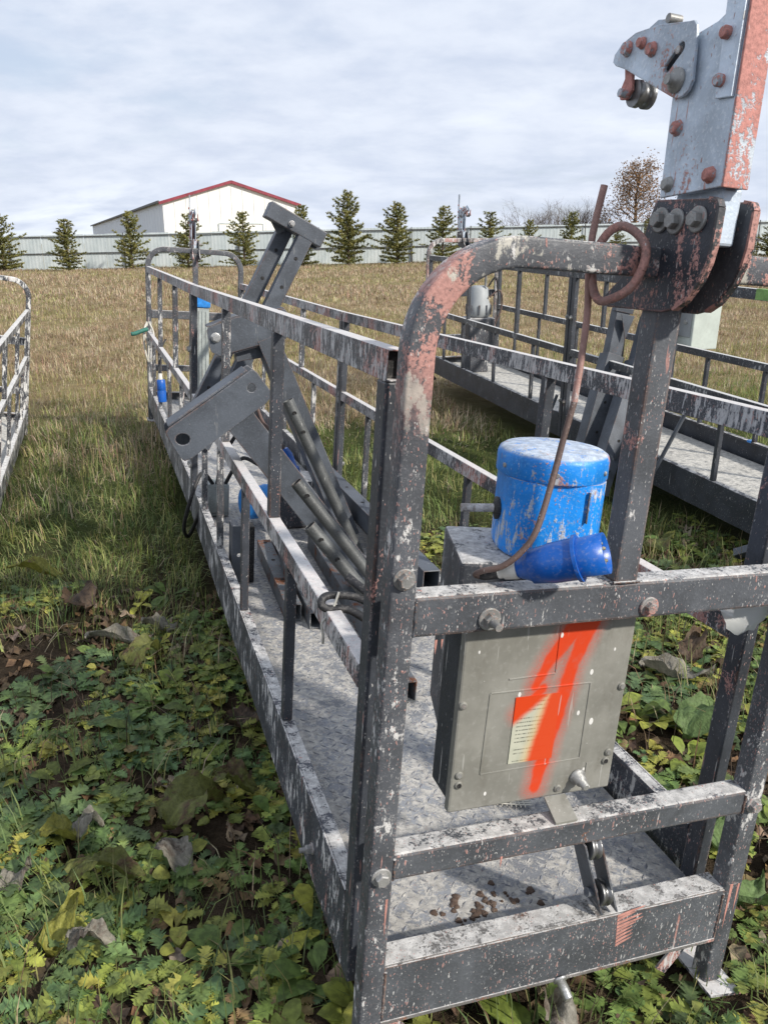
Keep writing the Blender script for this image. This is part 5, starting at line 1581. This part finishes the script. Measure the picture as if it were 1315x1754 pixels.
def blades(name, x, y, h, wd, tint, mat, lean=0.6, flat=False, kind='stuff', z=None):
    n = len(x)
    z = zg(x, y) - 0.01 if z is None else z
    yaw = 12.0 * vnoise(x, y, 1.6, 61) + 5.0 * vnoise(x, y, 6.0, 62) + RNG.normal(0, 0.75, n)
    ln = np.abs(RNG.normal(0, lean, n)) + 0.1
    fx, fy = np.cos(yaw), np.sin(yaw)
    sx_, sy_ = -fy, fx
    h1 = h * np.cos(ln * 0.5) * 0.55
    r1 = h * np.sin(ln * 0.5) * 0.55
    h2 = h1 + h * np.cos(np.minimum(ln * 1.25, 1.75)) * 0.45
    r2 = r1 + h * np.sin(np.minimum(ln * 1.25, 1.75)) * 0.45
    V = np.empty((n, 5, 3))
    for k, (r, hh, ww) in enumerate(((0, 0, -.5), (0, 0, .5), (r1, h1, .42), (r1, h1, -.42), (r2, h2, 0))):
        V[:, k, 0] = x + fx * r + sx_ * wd * ww
        V[:, k, 1] = y + fy * r + sy_ * wd * ww
        V[:, k, 2] = z + hh
    b = (np.arange(n) * 5)[:, None]
    F3 = np.concatenate([b + np.array([[0, 1, 2]]), b + np.array([[0, 2, 3]]), b + np.array([[3, 2, 4]])], 0)
    T = np.repeat(tint, 5, 0)
    o = bpy.data.objects.new(name, np_mesh(name, V.reshape(-1, 3), F3, mat, T))
    COL.objects.link(o)
    if kind:
        o['kind'] = kind
    return o


x, y = scatter(9500, -3.6, 4.2, 0.5, 4.6, lambda x, y: weedy(x, y) & (vnoise(x, y, 1.8, 12) > 0.42))
n_ = len(x)
blades('dead_stalks', x, y, RNG.uniform(0.05, 0.24, n_), RNG.uniform(0.0015, 0.004, n_), tints(n_, [(0.16, 0.10, 0.06), (0.34, 0.28, 0.19), (0.08, 0.055, 0.04)], (2, 1.6, 1.4)), M['litter'], lean=1.2)
# green grass tufts among the weeds and as a belt beyond them
x, y = scatter(40000, -3.6, 4.4, 0.6, 4.6, lambda x, y: weedy(x, y) & (vnoise(x, y, 1.5, 15) > 0.42))
n_ = len(x)
blades('low_grass', x, y, RNG.uniform(0.04, 0.16, n_), RNG.uniform(0.0018, 0.0045, n_), tints(n_, [(0.17, 0.215, 0.07), (0.27, 0.27, 0.11), (0.11, 0.16, 0.055)], (2, 1, 2)), M['grass'], lean=0.8)


def dry_mix(x, y):
    """0 green .. 1 dry"""
    return np.clip(sstep(y + (vnoise(x, y, 0.55, 21) - 0.5) * 4.5 + (vnoise(x, y, 1.7, 22) - .5) * 1.5 - np.where(x > 0.9, 1.5, 0), 4.6, 9.0), 0, 1)


def grass_tint(x, y):
    n = len(x)
    d = (RNG.random(n) < dry_mix(x, y) * 0.96 + 0.04)
    g = tints(n, [(0.19, 0.24, 0.075), (0.27, 0.295, 0.10), (0.13, 0.195, 0.060), (0.38, 0.35, 0.15)], (3, 3, 2, 1.2))
    pch = vnoise(x, y, 0.45, 31)
    dd = tints(n, [(0.42, 0.33, 0.225), (0.53, 0.44, 0.32), (0.31, 0.215, 0.145), (0.31, 0.275, 0.14), (0.40, 0.265, 0.19)], (3, 2, 2, 1.6, 1), 0.3)
    gd = tints(n, [(0.31, 0.31, 0.12), (0.40, 0.365, 0.17)], (1, 1))
    dd = np.where((RNG.random(n) < sstep(pch, 0.5, 0.75) * 0.4)[:, None], gd, dd)
    return np.where(d[:, None], dd, g)


def grass_band(name, y0, y1, dens, hh, ww, lean=0.75, edge=None, clump=1.0):
    area = 1.24 * (y1 ** 2 - y0 ** 2) / 2 + 2.2 * (y1 - y0)
    n = int(area * dens)
    yy = np.sqrt(RNG.uniform(y0 ** 2, y1 ** 2, n))
    xx = RNG.uniform(-1, 1, n) * (0.66 * yy + 0.9)
    k = ~in_platform(xx, yy, 0.0)
    if edge:
        k &= ~(weedy(xx, yy) & (RNG.random(n) < 0.82))
    k &= RNG.random(n) < (0.35 + 0.65 * sstep(vnoise(xx, yy, 3.0 * clump, 41), 0.25, 0.6))
    xx, yy = xx[k], yy[k]
    n = len(xx)
    hv = RNG.uniform(*hh, n) * (0.40 + 0.75 * vnoise(xx, yy, 1.1 * clump, 44) + 0.5 * vnoise(xx, yy, 4.0 * clump, 46)) * (1 + 0.15 * dry_mix(xx, yy))
    blades(name, xx, yy, hv, RNG.uniform(*ww, n), grass_tint(xx, yy), M['grass'], lean=lean)


grass_band('grass_near', 2.6, 5.5, 3200, (0.05, 0.15), (0.0025, 0.006), 1.45, edge=True)
grass_band('grass_middle', 5.5, 10, 1600, (0.05, 0.14), (0.004, 0.008), 1.45, edge=True)
grass_band('grass_field', 10, 20, 800, (0.05, 0.125), (0.006, 0.012), 1.5, clump=0.6)
grass_band('grass_far', 20, 45.5, 190, (0.06, 0.16), (0.012, 0.028), 1.4, clump=0.35)


# ------------------------------------------------------------------ single large burdock leaves on the ground
def burdock(px, py, L, wd, yaw, mat, label, curl=0.3, lift=0.05, tear=0.12, name='burdock_leaf'):
    n, m = 19, 13
    L, wd = L * 0.74, wd * 0.74
    x0, y0 = px, py
    z0 = float(zg(x0, y0)) + lift
    rg = np.random.default_rng(int(abs(px * 1000 + py * 77)) + 5)
    V, Fq, vein = [], [], []
    ph = rg.uniform(0, 6)
    for i in range(n):
        t = i / (n - 1)
        wprof = (math.sin(math.pi * min(1, t ** 0.75)) ** 0.8) * (1.12 - 0.45 * t) * wd * 0.5 + 0.002
        for j in range(m):
            s = (j / (m - 1)) * 2 - 1
            edge = 1 + (rg.uniform(-tear, tear) if abs(s) > 0.95 else 0)
            lx = (t - 0.5) * L + (0.10 * L * (abs(s) ** 1.5) * (-1 if t < 0.15 else 0.4))
            ly = s * wprof * edge
            lz = curl * wd * (s * s) * 0.5 + 0.0035 * math.sin(23 * t + 11 * s + ph) + 0.004 * math.sin(31 * t * s + 17 * s + 2 * ph) + rg.uniform(-0.002, 0.002) + 0.016 * math.sin(7 * t + ph + 2.5 * s) * (0.3 + abs(s)) + 0.03 * math.sin(3.5 * t + ph) - 0.10 * L * (t - 0.5) ** 2 * 4
            V.append((lx * math.cos(yaw) - ly * math.sin(yaw), lx * math.sin(yaw) + ly * math.cos(yaw), lz))
            sv_ = abs((t * 6 + abs(s) * 1.6) % 1 - 0.5)
            vein.append(1.0 if j == m // 2 else (0.55 if sv_ < 0.10 else 0.0))
    for i in range(n - 1):
        for j in range(m - 1):
            Fq.append((i * m + j, i * m + j + 1, (i + 1) * m + j + 1, (i + 1) * m + j))
    me = bpy.data.meshes.new(name)
    me.from_pydata(V, [], Fq)
    me.polygons.foreach_set('use_smooth', [True] * len(Fq))
    at = me.attributes.new('vein', 'FLOAT', 'POINT')
    at.data.foreach_set('value', vein)
    me.materials.append(mat)
    o = bpy.data.objects.new(name, me)
    COL.objects.link(o)
    o.location = (x0, y0, z0)
    tag(o, label, 'leaf', 'large fallen leaves among the weeds')


for a in [(-0.49, 1.70, 0.24, 0.19, 0.9, 'bl_olive', 'largest olive leaf folded over, halfway along the near platform on its left', 0.5, 0.07),
          (-0.40, 1.80, 0.15, 0.13, 0.2, 'bl_olive', 'olive round leaf beside the largest folded leaf', 0.5, 0.07),
          (-0.50, 1.545, 0.13, 0.11, -0.5, 'bl_grey', 'whitish torn leaf just below the largest folded leaf', 0.2, 0.05),
          (-0.66, 1.50, 0.23, 0.10, 0.15, 'bl_olive', 'long olive brown leaf lying flat left of the whitish torn leaf', 0.3, 0.05),
          (-0.80, 1.63, 0.15, 0.13, 0.8, 'bl_yellow', 'square yellow leaf with brown patch at the left', 0.3, 0.05),
          (-0.745, 1.64, 0.10, 0.07, 0.9, 'bl_grey', 'small pale dry leaf beside the square yellow leaf', 0.3, 0.05),
          (-0.62, 1.30, 0.13, 0.07, 0.2, 'bl_grey', 'pale dry leaf with ragged edge in the lower left', 0.2, 0.055),
          (-0.70, 1.35, 0.14, 0.09, 1.1, 'bl_yellow', 'bright yellow upright leaf in the lower left', 0.4, 0.05),
          (-0.98, 2.65, 0.30, 0.10, 0.25, 'bl_grey', 'long grey dry leaf in the shade left of the near platform', 0.4, 0.06),
          (-0.86, 2.75, 0.17, 0.09, 0.3, 'bl_grey', 'silvery curled leaf just right of the long grey leaf', 0.4, 0.06),
          (-0.85, 2.5, 0.22, 0.15, 1.0, 'bl_olive', 'olive leaf in the shade in front of the silvery curled leaf', 0.3, 0.05),
          (-1.25, 2.95, 0.22, 0.18, 2.2, 'bl_brown', 'dark brown leaf near the left picture edge', 0.3, 0.05),
          (-1.55, 3.25, 0.28, 0.12, 0.3, 'bl_yellow', 'long yellowing leaf in the grass at the far left', 0.5, 0.09),
          (-0.42, 2.15, 0.20, 0.12, 0.1, 'bl_brown', 'brown olive leaf close to the toe board in the shade', 0.3, 0.05),
          (-0.87, 1.48, 0.11, 0.08, 0.6, 'bl_grey', 'pinkish grey dry leaf at the left edge', 0.3, 0.05),
          (1.02, 2.42, 0.30, 0.12, -0.2, 'bl_grey', 'long rumpled grey leaf right of the control box', 0.5, 0.06),
          (0.98, 2.12, 0.22, 0.17, 0.7, 'bl_green', 'broad green leaf below the rumpled grey leaf', 0.25, 0.06),
          (1.12, 2.55, 0.20, 0.12, 0.9, 'bl_brown', 'brown dead leaf by the right post of the near platform', 0.4, 0.06),
          (0.86, 1.62, 0.20, 0.16, 1.3, 'bl_green', 'large green leaf right of the near foot', 0.25, 0.07),
          (0.83, 1.42, 0.18, 0.15, 0.8, 'bl_green', 'green leaf by the lower right picture edge', 0.25, 0.07),
          (0.33, 1.10, 0.14, 0.08, 1.9, 'bl_grey', 'crumpled grey leaf under the kick plate', 0.5, 0.05),
          (1.35, 3.6, 0.20, 0.15, 0.4, 'bl_olive', 'olive leaf under the toe board of the right platform', 0.3, 0.06),
          (1.05, 3.45, 0.18, 0.14, 2.0, 'bl_brown', 'brown leaf in the shade behind the hanger post', 0.3, 0.06)]:
    burdock(a[0], a[1], a[2], a[3], a[4], M[a[5]], a[6], a[7], a[8])
